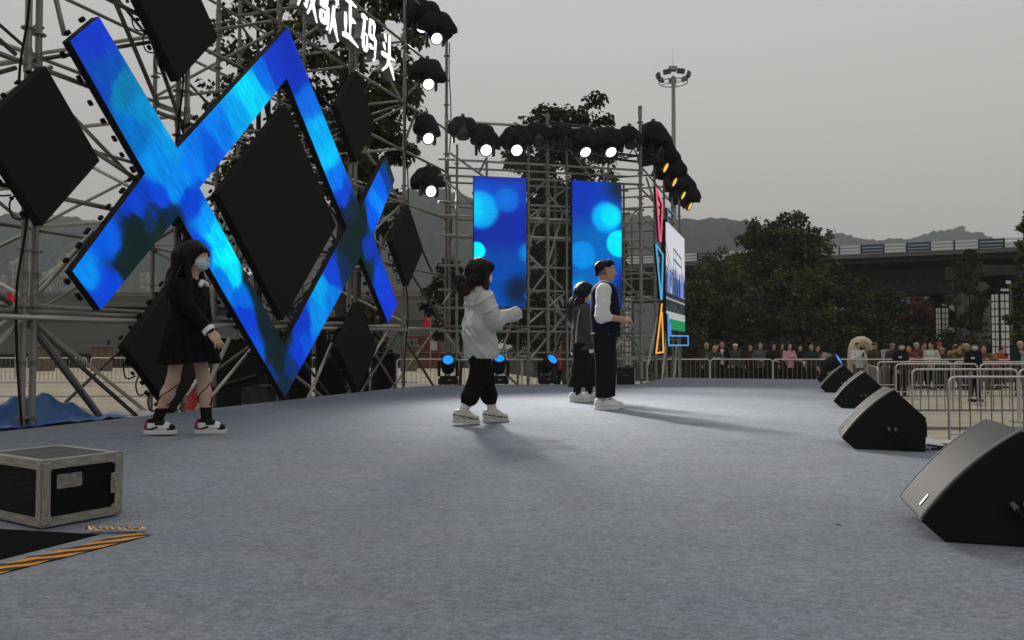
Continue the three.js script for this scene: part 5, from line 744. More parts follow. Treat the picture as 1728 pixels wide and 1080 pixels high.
{ // girl in the short black skirt, walking
  const J = { chest: [0.0, 1.12, 0], waist: [0.0, 0.97, 0], pelvis: [0.0, 0.86, 0], neck: [0.02, 1.25, 0], shR: [0.0, 1.19, 0.155], elR: [0.125, 0.985, 0.19], wrR: [0.275, 0.825, 0.17], shL: [0.02, 1.19, -0.155], elL: [0.03, 0.95, -0.2], wrL: [0.1, 0.74, -0.19], hipR: [-0.02, 0.83, 0.08], knR: [-0.07, 0.45, 0.09], anR: [-0.2, 0.11, 0.1], hipL: [0.02, 0.83, -0.08], knL: [0.09, 0.46, -0.08], anL: [0.13, 0.1, -0.075], toeR: 0.1, toeL: 0.15, liftR: 0.0 };
  const o = person('girl with long black hair and pale blue mask in a black jacket and short skirt', -2.62, 6.5, STAGE, -0.12), hc = [0.06, 1.425, 0];
  part('body', joined([net(bodySkin(J, 0.93), 0.012), net(headPrims(hc, 0.93, J.neck), 0.006, { k: 0.02, color: faceColor(hc, 0.93) }), net([cap(J.elR, J.wrR, 0.036, 0.024), ...hand(J.wrR, [0.62, -0.72, 0.05], [-0.5, -0.5, -0.7], [0.5, 0.3, -0.4], 0.22, 0.95)], 0.004, { k: 0.006 }), net(hand(J.wrL, [0.3, -0.95, 0], [-0.5, -0.2, 0.8], [0.8, 0.2, 0.3], 0.4, 0.93), 0.004, { k: 0.006 })]), skinB, o);
  const hair = net([ell([0.03, 1.455, 0], [0.122, 0.118, 0.106]), cap([-0.035, 1.43, 0], [-0.085, 1.05, 0], 0.092, 0.062, { sz: 1.5 }), cap([0.03, 1.43, 0.085], [0.075, 1.14, 0.115], 0.032, 0.02), cap([0.03, 1.43, -0.085], [0.08, 1.14, -0.115], 0.032, 0.02), cap([0.13, 1.49, 0.05], [0.12, 1.465, -0.06], 0.022, 0.022), ell([0.155, 1.385, 0.01], [0.085, 0.078, 0.074], { sub: true, k: 0.02 })], 0.008, { k: 0.03, disp: strands(0.0045), color: hairTone }); part('hair', hair, hairM, o);
  part('face_mask', net([ell([0.105, 1.378, 0], [0.062, 0.058, 0.072])], 0.005, { clip: (x, y) => 0.085 - x, disp: (x, y, z) => 0.0018 * Math.sin(y * 300) }), clothMat(0.42, 0.56, 0.6, 0.8), o);
  const black = clothMat(0.008, 0.0078, 0.008, 0.85);
  part('jacket', net([cap(J.chest, [0, 0.99, 0], 0.128, 0.12, { sz: 1.36, y0: 0.965 }), cap([0.005, 1.22, 0], J.chest, 0.075, 0.12, { sz: 1.5 }), ...['R', 'L'].flatMap((q) => [cap(J['sh' + q], J['el' + q], 0.066, 0.056), cap(J['el' + q], lerp3(J['el' + q], J['wr' + q], 0.9), 0.056, 0.047)])], 0.01, { disp: folds(0.004, 9, 14, 1), clip: (x, y) => y - 1.275 }), black, o);
  part('shirt_hem', net([cap([0, 1.0, 0], [0, 0.9, 0], 0.113, 0.113, { sz: 1.36 })], 0.01, { clip: (x, y) => Math.max(0.95 - y, y - 1.0) }), clothMat(0.5, 0.5, 0.5, 0.8), o);
  for (const q of ['R', 'L']) { const a = lerp3(J['el' + q], J['wr' + q], 0.84), b = lerp3(J['el' + q], J['wr' + q], 1.0); part('shirt_cuff', pipeGeo(V(...a), V(...b), 0.05, 0.052, 16), clothMat(0.7, 0.7, 0.68, 0.8), o); }
  part('collar_bow', net([cap([0.12, 1.235, 0.02], [0.135, 1.2, 0.06], 0.014, 0.02), cap([0.12, 1.235, 0.0], [0.135, 1.21, -0.04], 0.014, 0.02)], 0.006, { k: 0.01 }), clothMat(0.65, 0.65, 0.65, 0.7), o);
  const sk = [], pl = 40, h0 = 0.97, h1 = 0.575; const sg = new THREE.CylinderGeometry(1, 1, 1, pl * 4, 10, true), sp2 = sg.attributes.position; for (let i = 0; i < sp2.count; i++) { const k = 0.5 - sp2.getY(i), a = Math.atan2(sp2.getZ(i), sp2.getX(i)), rx = 0.115 + 0.115 * k ** 0.8 + 0.012 * k * Math.sin(a * pl * 0.5) + 0.012 * k * Math.sin(a * 3 + 1), rz = 0.155 + 0.1 * k ** 0.8 + 0.012 * k * Math.sin(a * pl * 0.5); sp2.setXYZ(i, Math.cos(a) * rx + 0.02 * k, h0 + (h1 - h0) * k + 0.012 * k * Math.sin(a * 2 + 1), Math.sin(a) * rz); } sg.computeVertexNormals();
  part('skirt', sg, new THREE.MeshPhysicalMaterial({ specularIntensity: 0.07, color: new THREE.Color().setRGB(0.008, 0.008, 0.0085), roughness: 0.85, side: THREE.DoubleSide }), o);
  for (const q of ['R', 'L']) { const k = J['kn' + q], a = J['an' + q], P = (t) => lerp3(k, a, t); part('sock', net([cap(P(0.66), P(0.98), 0.046, 0.041)], 0.007, { disp: (x, y) => 0.002 * Math.sin(y * 180), clip: (x, y) => y - (k[1] + (a[1] - k[1]) * 0.68) }), clothMat(0.012, 0.012, 0.012, 0.9), o);
    const c = []; for (const ph of [0, Math.PI]) { const pts = []; for (let i = 0; i <= 14; i++) { const t = 0.14 + 0.5 * (i / 14), p = P(t), an = ph + (i / 14) * Math.PI * 1.15; pts.push(V(p[0] + 0.054 * Math.cos(an), p[1], p[2] + 0.056 * Math.sin(an))); } c.push(cable(pts, 0.005, 30)); } c.forEach((g) => part('leg_strap', g, rubber, o)); }
  const sc = (x, y, z) => (y < 0.03 ? [0.7, 0.7, 0.7] : x < -0.055 && y > 0.05 ? [0.28, 0.05, 0.065] : x > 0.075 && y > 0.052 && x < 0.115 ? [0.66, 0.66, 0.66] : x > 0.095 || (x > 0.0 && y > 0.07) || y > 0.092 ? [0.015, 0.015, 0.015] : Math.abs(y - 0.05 - (x - 0.0) * 0.35) < 0.009 && x > -0.055 && x < 0.03 ? [0.015, 0.015, 0.015] : x < -0.02 && y < 0.05 ? [0.25, 0.05, 0.06] : [0.66, 0.66, 0.66]);
  wisps(o, [-0.01, 1.5, 0], 0.1, 1.5, 1.02, -0.06, 34, 3);
  shoes(o, J, shoeGeo(0.25, sc), clothMat(1, 1, 1, 0.5, true), soleGeo(0.25), clothMat(0.62, 0.6, 0.6, 0.6));
}
{ // girl in the grey sweatshirt, back partly towards the camera
  const J = { chest: [0.0, 1.1, 0], waist: [0.0, 0.92, 0], pelvis: [0.0, 0.82, 0], neck: [0.0, 1.22, 0], shR: [0.02, 1.13, 0.165], elR: [0.07, 0.93, 0.23], wrR: [0.26, 1.0, 0.17], shL: [0.02, 1.13, -0.165], elL: [0.1, 0.93, -0.22], wrL: [0.27, 0.98, -0.12], hipR: [-0.02, 0.8, 0.08], knR: [-0.02, 0.45, 0.09], anR: [-0.18, 0.115, 0.1], hipL: [0.02, 0.8, -0.08], knL: [0.06, 0.46, -0.08], anL: [0.15, 0.1, -0.08], liftR: 0.06 };
  const o = person('girl with brown hair in a loose grey sweatshirt with white back print and black trousers', -0.3, 7.42, STAGE, 0.3), hc = [0.01, 1.375, 0];
  part('body', joined([net(bodySkin(J, 0.92), 0.012), net(headPrims(hc, 0.92, J.neck), 0.006, { k: 0.02, color: faceColor(hc, 0.92) }), net(hand(J.wrR, [0.9, 0.15, -0.4], [-0.2, -0.9, -0.3], [0.3, 0.3, -0.9], 0.75, 0.9), 0.004, { k: 0.006 }), net(hand(J.wrL, [0.95, 0.1, 0.3], [-0.2, -0.9, 0.3], [0.3, 0.3, 0.9], 0.7, 0.9), 0.004, { k: 0.006 })]), skinB, o);
  part('hair', net([ell([-0.005, 1.405, 0], [0.125, 0.122, 0.112]), cap([-0.03, 1.38, 0], [-0.07, 1.22, 0], 0.1, 0.085, { sz: 1.25 }), cap([-0.07, 1.33, 0.03], [-0.15, 1.21, 0.05], 0.05, 0.03), cap([-0.08, 1.3, -0.05], [-0.17, 1.23, -0.06], 0.04, 0.02), cap([0.03, 1.36, 0.085], [0.03, 1.2, 0.115], 0.042, 0.026), cap([0.02, 1.36, -0.085], [0.02, 1.2, -0.115], 0.042, 0.026), cap([0.09, 1.445, 0.05], [0.09, 1.445, -0.05], 0.038, 0.038), ell([0.13, 1.325, 0], [0.08, 0.085, 0.068], { sub: true, k: 0.02 })], 0.008, { k: 0.03, disp: (x, y, z) => strands(0.006)(x, y, z) + 0.006 * Math.sin(y * 50 + z * 30) * (y < 1.33 ? 1 : 0), color: (x, y, z) => { const n = hairTone(x, y, z)[0] * 1.15, w = Math.max(0, Math.min(1, (1.33 - y) / 0.12)); return [n * (1 + 3.2 * w), n * (1 + 1.1 * w), n * (1 + 0.6 * w)]; } }), hairM, o);
  part('face_mask', net([ell([0.055, 1.332, 0], [0.062, 0.056, 0.07])], 0.005, { clip: (x) => 0.04 - x }), clothMat(0.55, 0.62, 0.58, 0.8), o);
  const print = (x, y, z) => { if (x > 0.0 || Math.abs(z) > 0.16 || y > 1.12 || y < 0.8) return 0; const n = noise2(z * 34 + 90, y * 26 + 90) - 0.5 + 0.9 * (noise2(z * 14 + y * 20 + 30, y * 16 - z * 22 + 30) - 0.5), e = 1 - Math.abs((y - 0.96) / 0.14) ** 3; return n > 0.02 - 0.08 * e ? 1 : 0; };
  part('sweatshirt', net([cap([0.0, 1.13, 0], [0.0, 0.9, 0], 0.132, 0.15, { sz: 1.35 }), cap([0.0, 0.9, 0], [0.015, 0.66, 0], 0.15, 0.145, { sz: 1.32 }), cap([0.005, 1.25, 0], [0.0, 1.14, 0], 0.075, 0.135, { sz: 1.3 }), cap([0.01, 0.655, 0], [0.01, 0.6, 0], 0.14, 0.136, { sz: 1.3 }), ...['R', 'L'].flatMap((q) => [cap(J['sh' + q], J['el' + q], 0.078, 0.07), cap(J['el' + q], lerp3(J['el' + q], J['wr' + q], 1.22), 0.072, 0.05)])], 0.008, { k: 0.035, disp: (x, y, z) => folds(0.014, 7, 9, 3)(x, y, z) - 0.016 * Math.max(0, Math.sin(x * 46 + y * 24 - z * 16 + 5 * noise3(x * 5 + 30, y * 5 + 30, z * 5 + 30))) ** 4 * Math.max(0, Math.min(1, (1.06 - y) * 5)) - 0.012 * Math.max(0, Math.sin(y * 55 - x * 30 + 4 * noise3(x * 6 + 60, y * 6 + 60, z * 6 + 60))) ** 4 * (x > 0.08 || y > 1.0 ? 1 : 0) + (y < 0.66 ? 0.002 * Math.sin(Math.atan2(z, x) * 70) : 0.006 * Math.sin(x * 30 + y * 18 + z * 12) * Math.max(0, 1 - Math.abs(y - 0.82) * 6)), clip: (x, y) => Math.max(0.595 - y, y - 1.275), color: (x, y, z) => (print(x, y, z) ? [1.6, 1.6, 1.6] : Math.abs(Math.hypot(x - 0.02, (y - 1.08) * 0.75) - 0.105) < 0.0045 && z > 0.1 ? [0.75, 0.76, 0.75] : [1, 1, 1]) }), clothMat(0.44, 0.46, 0.445, 0.95, true), o);
  part('trousers', net([cap([0, 0.7, 0], [0, 0.6, 0], 0.1, 0.105, { sz: 1.3 }), ...['R', 'L'].flatMap((q) => [cap(J['hip' + q], J['kn' + q], 0.085, 0.09), cap(J['kn' + q], lerp3(J['kn' + q], J['an' + q], 0.62), 0.092, 0.078), cap(lerp3(J['kn' + q], J['an' + q], 0.62), lerp3(J['kn' + q], J['an' + q], 0.74), 0.074, 0.052)])], 0.01, { k: 0.03, disp: folds(0.005, 8, 14, 5), clip: (x, y) => Math.max(0.165 - y, y - 0.68) }), clothMat(0.0085, 0.0085, 0.009, 0.9), o);
  for (const q of ['R', 'L']) part('sock', net([cap(lerp3(J['kn' + q], J['an' + q], 0.7), J['an' + q], 0.046, 0.044)], 0.007, { disp: (x, y) => 0.003 * Math.sin(y * 190) }), clothMat(0.55, 0.55, 0.54, 0.95), o);
  const sc = (x, y, z) => (Math.abs(y - 0.06 + x * 0.15) < 0.005 || (x > 0.0 && x < 0.07 && y > 0.07 && Math.abs(z) < 0.022) ? [0.03, 0.03, 0.03] : [0.5, 0.48, 0.44].map((c) => c * (0.8 + 0.4 * noise2(x * 60 + 20, y * 80 + 20))));
  wisps(o, [-0.02, 1.45, 0], 0.11, 1.42, 1.19, -0.09, 46, 4);
  shoes(o, J, shoeGeo(0.25, sc), clothMat(1, 1, 1, 0.7, true), soleGeo(0.25), clothMat(0.5, 0.48, 0.45, 0.7));
}
{ // man in waistcoat and white shirt
  const J = { chest: [0.0, 1.24, 0], waist: [0.0, 1.03, 0], pelvis: [0.0, 0.9, 0], neck: [0.0, 1.4, 0], shR: [-0.02, 1.32, 0.18], elR: [-0.045, 1.035, 0.235], wrR: [0.215, 1.0, 0.11], shL: [0.0, 1.32, -0.18], elL: [-0.02, 1.03, -0.225], wrL: [0.215, 1.0, -0.07], hipR: [-0.01, 0.88, 0.085], knR: [0.0, 0.48, 0.09], anR: [-0.03, 0.1, 0.095], hipL: [0.01, 0.88, -0.085], knL: [0.04, 0.48, -0.09], anL: [0.05, 0.1, -0.1], toeR: 0.0, toeL: 0.05 };
  const o = person('short haired man in a dark blue waistcoat and white shirt with his hands clasped', 1.04, 9.05, STAGE, -0.03), hc = [0.02, 1.55, 0];
  part('body', joined([net(bodySkin(J, 1), 0.012), net(headPrims(hc, 1, [0.0, 1.38, 0]), 0.0055, { k: 0.02, color: faceColor(hc, 1, true) }), net([cap(lerp3(J.elR, J.wrR, 0.1), J.wrR, 0.042, 0.029), ...hand(J.wrR, [0.75, 0.05, -0.65], [-0.3, -0.75, -0.45], [0.2, 0.8, 0.1], 0.8, 1.05)], 0.004, { k: 0.008 }), net([cap(lerp3(J.elL, J.wrL, 0.1), J.wrL, 0.042, 0.029), ...hand(J.wrL, [0.75, 0.0, 0.65], [-0.3, -0.75, 0.45], [0.2, 0.8, -0.1], 0.9, 1.05)], 0.004, { k: 0.008 })]), skinA, o);
  part('hair', net([ell([-0.004, 1.6, 0], [0.106, 0.076, 0.0815]), cap([0.06, 1.645, 0.03], [0.085, 1.64, -0.03], 0.036, 0.036, { k: 0.03 }), cap([-0.05, 1.58, 0], [-0.085, 1.51, 0], 0.05, 0.02, { sz: 1.5 }), ell([0.125, 1.545, 0], [0.09, 0.083, 0.1], { sub: true, k: 0.012 })], 0.0065, { k: 0.02, disp: (x, y, z) => 0.008 * (noise3(x * 55 + 50, y * 20 + 50, z * 55 + 50) - 0.5), clip: (x, y, z) => 1.562 - y - (x < -0.06 ? 0.07 : 0) - Math.max(0, (-x + 0.0) * 0.35), color: hairTone }), hairM, o);
  const shirt = clothMat(0.62, 0.63, 0.63, 0.85);
  part('shirt', net([cap([0.005, 1.33, 0], [0.005, 1.2, 0], 0.102, 0.118, { sz: 1.4 }), cap([0, 1.42, 0], [0, 1.36, 0], 0.063, 0.075), ...['R', 'L'].flatMap((q) => [cap(J['sh' + q], J['el' + q], 0.084, 0.078), cap(J['el' + q], lerp3(J['el' + q], J['wr' + q], 0.22), 0.074, 0.058)])], 0.008, { k: 0.025, disp: (x, y, z) => folds(0.008, 9, 13, 7)(x, y, z) - 0.006 * Math.max(0, Math.sin(y * 62 + x * 20 + z * 11)) ** 2 * (y < 1.2 ? 1 : 0.3), clip: (x, y, z) => Math.max(y - 1.445 + 0.25 * x, -1) }), shirt, o);
  part('waistcoat', net([cap([-0.0, 1.29, 0], [0.01, 1.1, 0], 0.15, 0.162, { sz: 1.12 }), cap([0.01, 1.1, 0], [0.015, 0.86, 0], 0.162, 0.162, { sz: 1.1 }), cap([-0.01, 1.38, 0.09], [0, 1.28, 0.09], 0.045, 0.09), cap([-0.01, 1.38, -0.09], [0, 1.28, -0.09], 0.045, 0.09), ell([0.13, 1.4, 0], [0.07, 0.17, 0.045], { sub: true, k: 0.01 }), ell([0.0, 1.46, 0], [0.075, 0.07, 0.08], { sub: true, k: 0.01 }), ...[1, -1].map((s) => ell([-0.025, 1.25, s * 0.235], [0.075, 0.14, 0.075], { sub: true, k: 0.02 }))], 0.008, { k: 0.03, disp: folds(0.003, 7, 9, 8), clip: (x, y) => 0.835 - 0.15 * x - y }), clothMat(0.009, 0.0115, 0.024, 0.75), o);
  const tr = clothMat(0.0095, 0.0098, 0.011, 0.85);
  part('trousers', net([cap([0.01, 0.86, 0], [0.0, 0.8, 0], 0.142, 0.144, { sz: 1.1 }), ...['R', 'L'].flatMap((q) => [cap([J['hip' + q][0], 0.8, J['hip' + q][2] * 0.8], J['kn' + q], 0.125, 0.108), cap(J['kn' + q], lerp3(J['kn' + q], J['an' + q], 0.85), 0.108, 0.082)])], 0.01, { k: 0.025, disp: folds(0.004, 8, 12, 9), clip: (x, y) => Math.max(0.135 - y, y - 0.875) }), tr, o);
  part('belt', net([cap([0.012, 0.88, 0], [0.008, 0.84, 0], 0.164, 0.164, { sz: 1.1 })], 0.009, { clip: (x, y) => Math.max(0.833 - y, y - 0.853) }), clothMat(0.12, 0.12, 0.13, 0.4), o);
  for (const q of ['R', 'L']) part('sock', net([cap(lerp3(J['kn' + q], J['an' + q], 0.8), J['an' + q], 0.044, 0.042)], 0.008), clothMat(0.3, 0.3, 0.3, 0.9), o);
  shoes(o, J, shoeGeo(0.275, (x, y) => [0.66, 0.66, 0.65].map((c) => c * (Math.abs(y - 0.075) < 0.004 && x < 0 ? 0.5 : 1))), clothMat(1, 1, 1, 0.55, true), soleGeo(0.275), clothMat(0.68, 0.68, 0.67, 0.6));
}
{ // girl behind the man
  const J = { chest: [0.0, 1.1, 0], waist: [0.0, 0.92, 0], pelvis: [0.0, 0.82, 0], neck: [0.0, 1.24, 0], shR: [0.0, 1.16, 0.155], elR: [0.03, 0.93, 0.2], wrR: [0.12, 0.75, 0.16], shL: [0.02, 1.16, -0.155], elL: [0.06, 0.93, -0.2], wrL: [0.2, 0.85, -0.12], hipR: [-0.02, 0.8, 0.08], knR: [-0.03, 0.44, 0.08], anR: [-0.09, 0.1, 0.09], hipL: [0.01, 0.8, -0.08], knL: [0.06, 0.44, -0.08], anL: [0.1, 0.1, -0.09] };
  const o = person('girl with long black hair, mask, dark grey cardigan and wide black trousers behind the man', 0.9, 10.25, STAGE, 0.05), hc = [0.04, 1.385, 0];
  part('body', joined([net(bodySkin(J, 0.93), 0.014), net(headPrims(hc, 0.93, J.neck), 0.007, { k: 0.02, color: faceColor(hc, 0.93) }), net(hand(J.wrR, [0.5, -0.85, 0], [-0.5, -0.3, -0.8], [0.8, 0.3, 0], 0.4, 0.92), 0.0045, { k: 0.006 }), net(hand(J.wrL, [0.7, -0.6, 0], [-0.5, -0.3, 0.8], [0.6, 0.4, 0], 0.4, 0.92), 0.0045, { k: 0.006 })]), skinB, o);
  part('hair', net([ell([0.015, 1.415, 0], [0.118, 0.115, 0.105]), cap([-0.03, 1.39, 0], [-0.085, 1.05, 0], 0.085, 0.035, { sz: 1.35 }), cap([0.0, 1.4, 0.09], [-0.02, 1.18, 0.1], 0.036, 0.022), cap([0.1, 1.46, 0.04], [0.1, 1.45, -0.04], 0.026), ell([0.145, 1.35, 0], [0.085, 0.085, 0.07], { sub: true, k: 0.02 })], 0.009, { k: 0.03, disp: strands(0.004), color: hairTone }), hairM, o);
  part('face_mask', net([ell([0.085, 1.34, 0], [0.062, 0.056, 0.07])], 0.006, { clip: (x) => 0.06 - x }), clothMat(0.6, 0.68, 0.68, 0.8), o);
  part('cardigan', net([cap([0, 1.16, 0], [0, 0.9, 0], 0.12, 0.135, { sz: 1.35 }), cap([0, 0.9, 0], [-0.005, 0.66, 0], 0.135, 0.15, { sz: 1.3 }), cap([0.0, 1.235, 0], [0, 1.16, 0], 0.07, 0.115, { sz: 1.35 }), ...['R', 'L'].flatMap((q) => [cap(J['sh' + q], J['el' + q], 0.075, 0.066), cap(J['el' + q], J['wr' + q], 0.064, 0.05)])], 0.01, { k: 0.03, disp: folds(0.005, 8, 10, 12), clip: (x, y) => Math.max(0.65 + 0.15 * x - y, y - 1.255) }), clothMat(0.05, 0.046, 0.046, 0.95), o);
  part('bag_strap', cable([V(0.02, 1.22, 0.1), V(-0.06, 1.16, 0.19), V(-0.1, 0.95, 0.22), V(-0.11, 0.75, 0.22)], 0.012, 20), clothMat(0.2, 0.195, 0.185, 0.8), o);
  part('shirt_hem', net([cap([0, 0.7, 0], [-0.005, 0.58, 0], 0.14, 0.142, { sz: 1.28 })], 0.01, { clip: (x, y) => Math.max(0.605 + 0.12 * x - y, y - 0.68) }), clothMat(0.6, 0.6, 0.59, 0.85), o);
  part('trousers', net([cap([0, 0.72, 0], [0, 0.62, 0], 0.125, 0.13, { sz: 1.25 }), ...['R', 'L'].flatMap((q) => [cap(J['hip' + q], J['kn' + q], 0.11, 0.115), cap(J['kn' + q], lerp3(J['kn' + q], J['an' + q], 0.7), 0.115, 0.13)])], 0.012, { k: 0.04, disp: folds(0.006, 9, 9, 13), clip: (x, y) => Math.max(0.19 - y, y - 0.75) }), clothMat(0.0085, 0.0085, 0.009, 0.9), o);
  part('leggings', net(['R', 'L'].map((q) => cap(lerp3(J['kn' + q], J['an' + q], 0.5), J['an' + q], 0.058, 0.046)), 0.012), clothMat(0.012, 0.012, 0.012, 0.9), o);
  wisps(o, [-0.02, 1.45, 0], 0.1, 1.44, 1.02, -0.06, 34, 5);
  shoes(o, J, shoeGeo(0.26), clothMat(0.62, 0.62, 0.61, 0.6), soleGeo(0.26), clothMat(0.6, 0.6, 0.6, 0.6));
}
// ---------------------------------------------------------------- onlookers behind the barriers
{
  const base = () => ({ chest: [0, 1.26, 0], waist: [0, 1.05, 0], pelvis: [0, 0.93, 0], neck: [0.01, 1.42, 0], shR: [0, 1.36, 0.18], elR: [-0.02, 1.08, 0.24], wrR: [0.1, 0.86, 0.22], shL: [0, 1.36, -0.18], elL: [-0.02, 1.08, -0.24], wrL: [0.1, 0.86, -0.22], hipR: [0, 0.9, 0.09], knR: [0.02, 0.49, 0.1], anR: [-0.02, 0.1, 0.1], hipL: [0, 0.9, -0.09], knL: [0.02, 0.49, -0.1], anL: [0.02, 0.1, -0.11], head: [0.03, 1.58, 0] });
  const poses = [
    base(),
    { ...base(), elR: [0.08, 1.1, 0.25], wrR: [0.27, 1.22, 0.08], elL: [0.08, 1.1, -0.25], wrL: [0.27, 1.2, -0.08] },                     // holding something up
    { ...base(), chest: [0.16, 1.2, 0], neck: [0.25, 1.33, 0], head: [0.31, 1.47, 0], waist: [0.05, 1.02, 0], shR: [0.18, 1.28, 0.2], elR: [0.34, 1.1, 0.36], wrR: [0.46, 1.14, 0.15], shL: [0.18, 1.28, -0.2], elL: [0.34, 1.1, -0.36], wrL: [0.46, 1.14, -0.15] }, // leaning on the rail
    { ...base(), elR: [-0.03, 1.1, 0.26], wrR: [0.2, 1.06, 0.02], elL: [-0.03, 1.1, -0.26], wrL: [0.2, 1.09, -0.02] },                     // arms folded
  ];
  const G = poses.map((J, i) => {
    const limb = (q) => [cap(J['sh' + q], J['el' + q], 0.072, 0.064), cap(J['el' + q], lerp3(J['el' + q], J['wr' + q], 0.92), 0.062, 0.048)], hd = (q, s) => hand(J['wr' + q], sub3(J['wr' + q], J['el' + q]), [0.1, -0.6, -s * 0.8], [0.6, 0.5, 0], 0.5, 1);
    return { J, body: joined([net(bodySkin(J, 0.95), 0.02), net(headPrims(J.head, 1, J.neck), 0.0085, { k: 0.02, color: faceColor(J.head, 1) }), net(hd('R', 1), 0.006, { k: 0.006 }), net(hd('L', -1), 0.006, { k: 0.006 })]),
      coat: net([cap(J.chest, J.waist, 0.135, 0.132, { sz: 1.4 }), cap(J.waist, [J.pelvis[0], 0.82, 0], 0.132, 0.135, { sz: 1.35 }), cap([J.neck[0], J.neck[1] - 0.01, 0], J.chest, 0.07, 0.12, { sz: 1.35 }), ...limb('R'), ...limb('L')], 0.015, { k: 0.03, disp: folds(0.005, 8, 10, i * 3), clip: (x, y) => 0.79 - y }),
      trousers: net([cap([0, 0.9, 0], [0, 0.85, 0], 0.115, 0.118, { sz: 1.3 }), ...['R', 'L'].flatMap((q) => [cap(J['hip' + q], J['kn' + q], 0.098, 0.078), cap(J['kn' + q], lerp3(J['kn' + q], J['an' + q], 0.9), 0.078, 0.066)])], 0.017, { k: 0.03, clip: (x, y) => 0.09 - y }),
      hair: [0, 1].map((long) => { const [x, y] = J.head; return net([ell([x - 0.025, y + 0.045, 0], [0.105, 0.085, 0.088]), ...(long ? [cap([x - 0.05, y + 0.02, 0], [x - 0.09, y - 0.2, 0], 0.08, 0.05, { sz: 1.3 }), cap([x, y, 0.08], [x, y - 0.16, 0.09], 0.03, 0.02), cap([x, y, -0.08], [x, y - 0.16, -0.09], 0.03, 0.02)] : []), ell([x + 0.11, y - 0.015, 0], [0.1, 0.085, 0.1], { sub: true, k: 0.015 })], 0.01, { k: 0.03, clip: (X, Y) => (long ? -1 : y - 0.02 - Y - (X < x - 0.05 ? 0.05 : 0)), color: hairTone }); }) };
  });
  const shoeG = merge([rbox(0.25, 0.075, 0.09, 0.03, 0.05, 0.045, 0)]);
  const hairGrey = new THREE.MeshStandardMaterial({ color: new THREE.Color().setRGB(0.3, 0.29, 0.27), roughness: 0.7, vertexColors: true }), shoeM = clothMat(0.02, 0.02, 0.02, 0.7);
  const inner = (col) => clothMat(...col, 0.85);
  function onlooker(label, px, d, pose, turn, coat, pants, o = {}) {
    const g = G[pose], p = thing('person', label, 'person', [((px - 864) / 1356) * d, 0.005, -d], -Math.PI / 2 + turn, o.guard ? 'guards' : 'onlookers behind the barriers'), s = o.s || 1; p.scale.setScalar(s);
    part('body', g.body, o.pale ? skinB : skinA, p); part('coat', g.coat, clothMat(...coat), p); part('trousers', g.trousers, clothMat(...pants), p);
    if (!o.bald) part('hair', g.hair[o.long ? 1 : 0], o.grey ? hairGrey : hairM, p);
    for (const q of ['R', 'L']) part('shoe', shoeG, shoeM, p, [g.J['an' + q][0], 0, g.J['an' + q][2]]);
    const [hx, hy] = g.J.head;
    if (o.shirt) part('shirt_front', net([cap([g.J.chest[0] + 0.07, 1.36, 0], [g.J.waist[0] + 0.075, 0.92, 0], 0.065, 0.075)], 0.014), inner(o.shirt), p);
    if (o.mask) part('face_mask', net([ell([hx + 0.045, hy - 0.045, 0], [0.072, 0.06, 0.075])], 0.009, { clip: (x) => hx + 0.02 - x }), inner([0.62, 0.66, 0.68]), p);
    if (o.cap) part('cap', net([ell([hx - 0.01, hy + 0.075, 0], [0.115, 0.06, 0.1]), ell([hx + 0.1, hy + 0.062, 0], [0.07, 0.014, 0.07])], 0.01, { k: 0.012 }), inner(o.cap), p);
    if (o.phone) part('phone', rbox(0.012, 0.15, 0.08, 0.005, 0.38, 1.27, 0), blackMetal, p);
    if (o.bag) part('shoulder_bag', net([ell([0.02, 0.95, 0.25], [0.13, 0.12, 0.06])], 0.014), inner(o.bag), p);
    if (o.badge) part('reflective_strip', net([cap([0.1, 1.24, 0.08], [0.1, 1.24, 0.14], 0.035, 0.03)], 0.01), inner([0.5, 0.5, 0.5]), p);
    return p;
  }
  const K = [0.012, 0.012, 0.014], N = [0.02, 0.022, 0.032], GR = [0.09, 0.092, 0.098], OL = [0.07, 0.075, 0.06], BR = [0.06, 0.042, 0.03];
  onlooker('balding person in brown standing behind the one leaning on the rail, far left', 1192, 29.9, 0, 0.1, BR, K, { bald: true });
  onlooker('bald person in an olive jacket leaning on the rail with both arms', 1201, 29.15, 2, 0.1, OL, [0.05, 0.05, 0.05], { bald: true });
  onlooker('person in a black open coat over a white shirt, beside the two at the left', 1218, 29.3, 0, -0.2, K, K, { shirt: [0.62, 0.62, 0.62], s: 1.03 });
  onlooker('dim person with a white cap standing back in the shade', 1240, 31.5, 0, 0.3, OL, N, { cap: [0.55, 0.55, 0.52], s: 0.97 });
  onlooker('person in a grey sweater with a white collar', 1283, 29.4, 3, -0.3, GR, K, { s: 1.0 });
  onlooker('person in black with long hair looking down', 1304, 29.3, 3, 0.3, K, K, { long: true, s: 0.97 });
  onlooker('person in a pink coat holding a dark bag', 1331, 29.4, 1, 0.2, [0.52, 0.27, 0.3], K, { long: true, pale: true, bag: K, s: 0.98 });
  onlooker('person in a dark green coat with a pale bag, right of the pink coat', 1369, 29.3, 0, -0.4, [0.022, 0.04, 0.034], K, { bag: [0.42, 0.46, 0.43], s: 0.97 });
  onlooker('small child in pale pink near the blue moving light', 1386, 29.3, 0, 0.3, [0.5, 0.3, 0.3], GR, { s: 0.78, pale: true });
  onlooker('person in a white jacket photographing with raised hands under the cream arch', 1447, 28.9, 1, 0.1, [0.55, 0.55, 0.58], GR, { phone: true, s: 1.0 });
  onlooker('person in a brown hooded coat right of the cream arch', 1475, 29.2, 0, 0.2, BR, K, { cap: [0.1, 0.09, 0.05] });
  onlooker('guard in black uniform, left one, standing inside the barriers', 1519, 24.6, 0, 0.3, K, K, { cap: K, mask: true, guard: true, badge: true, s: 1.0 });
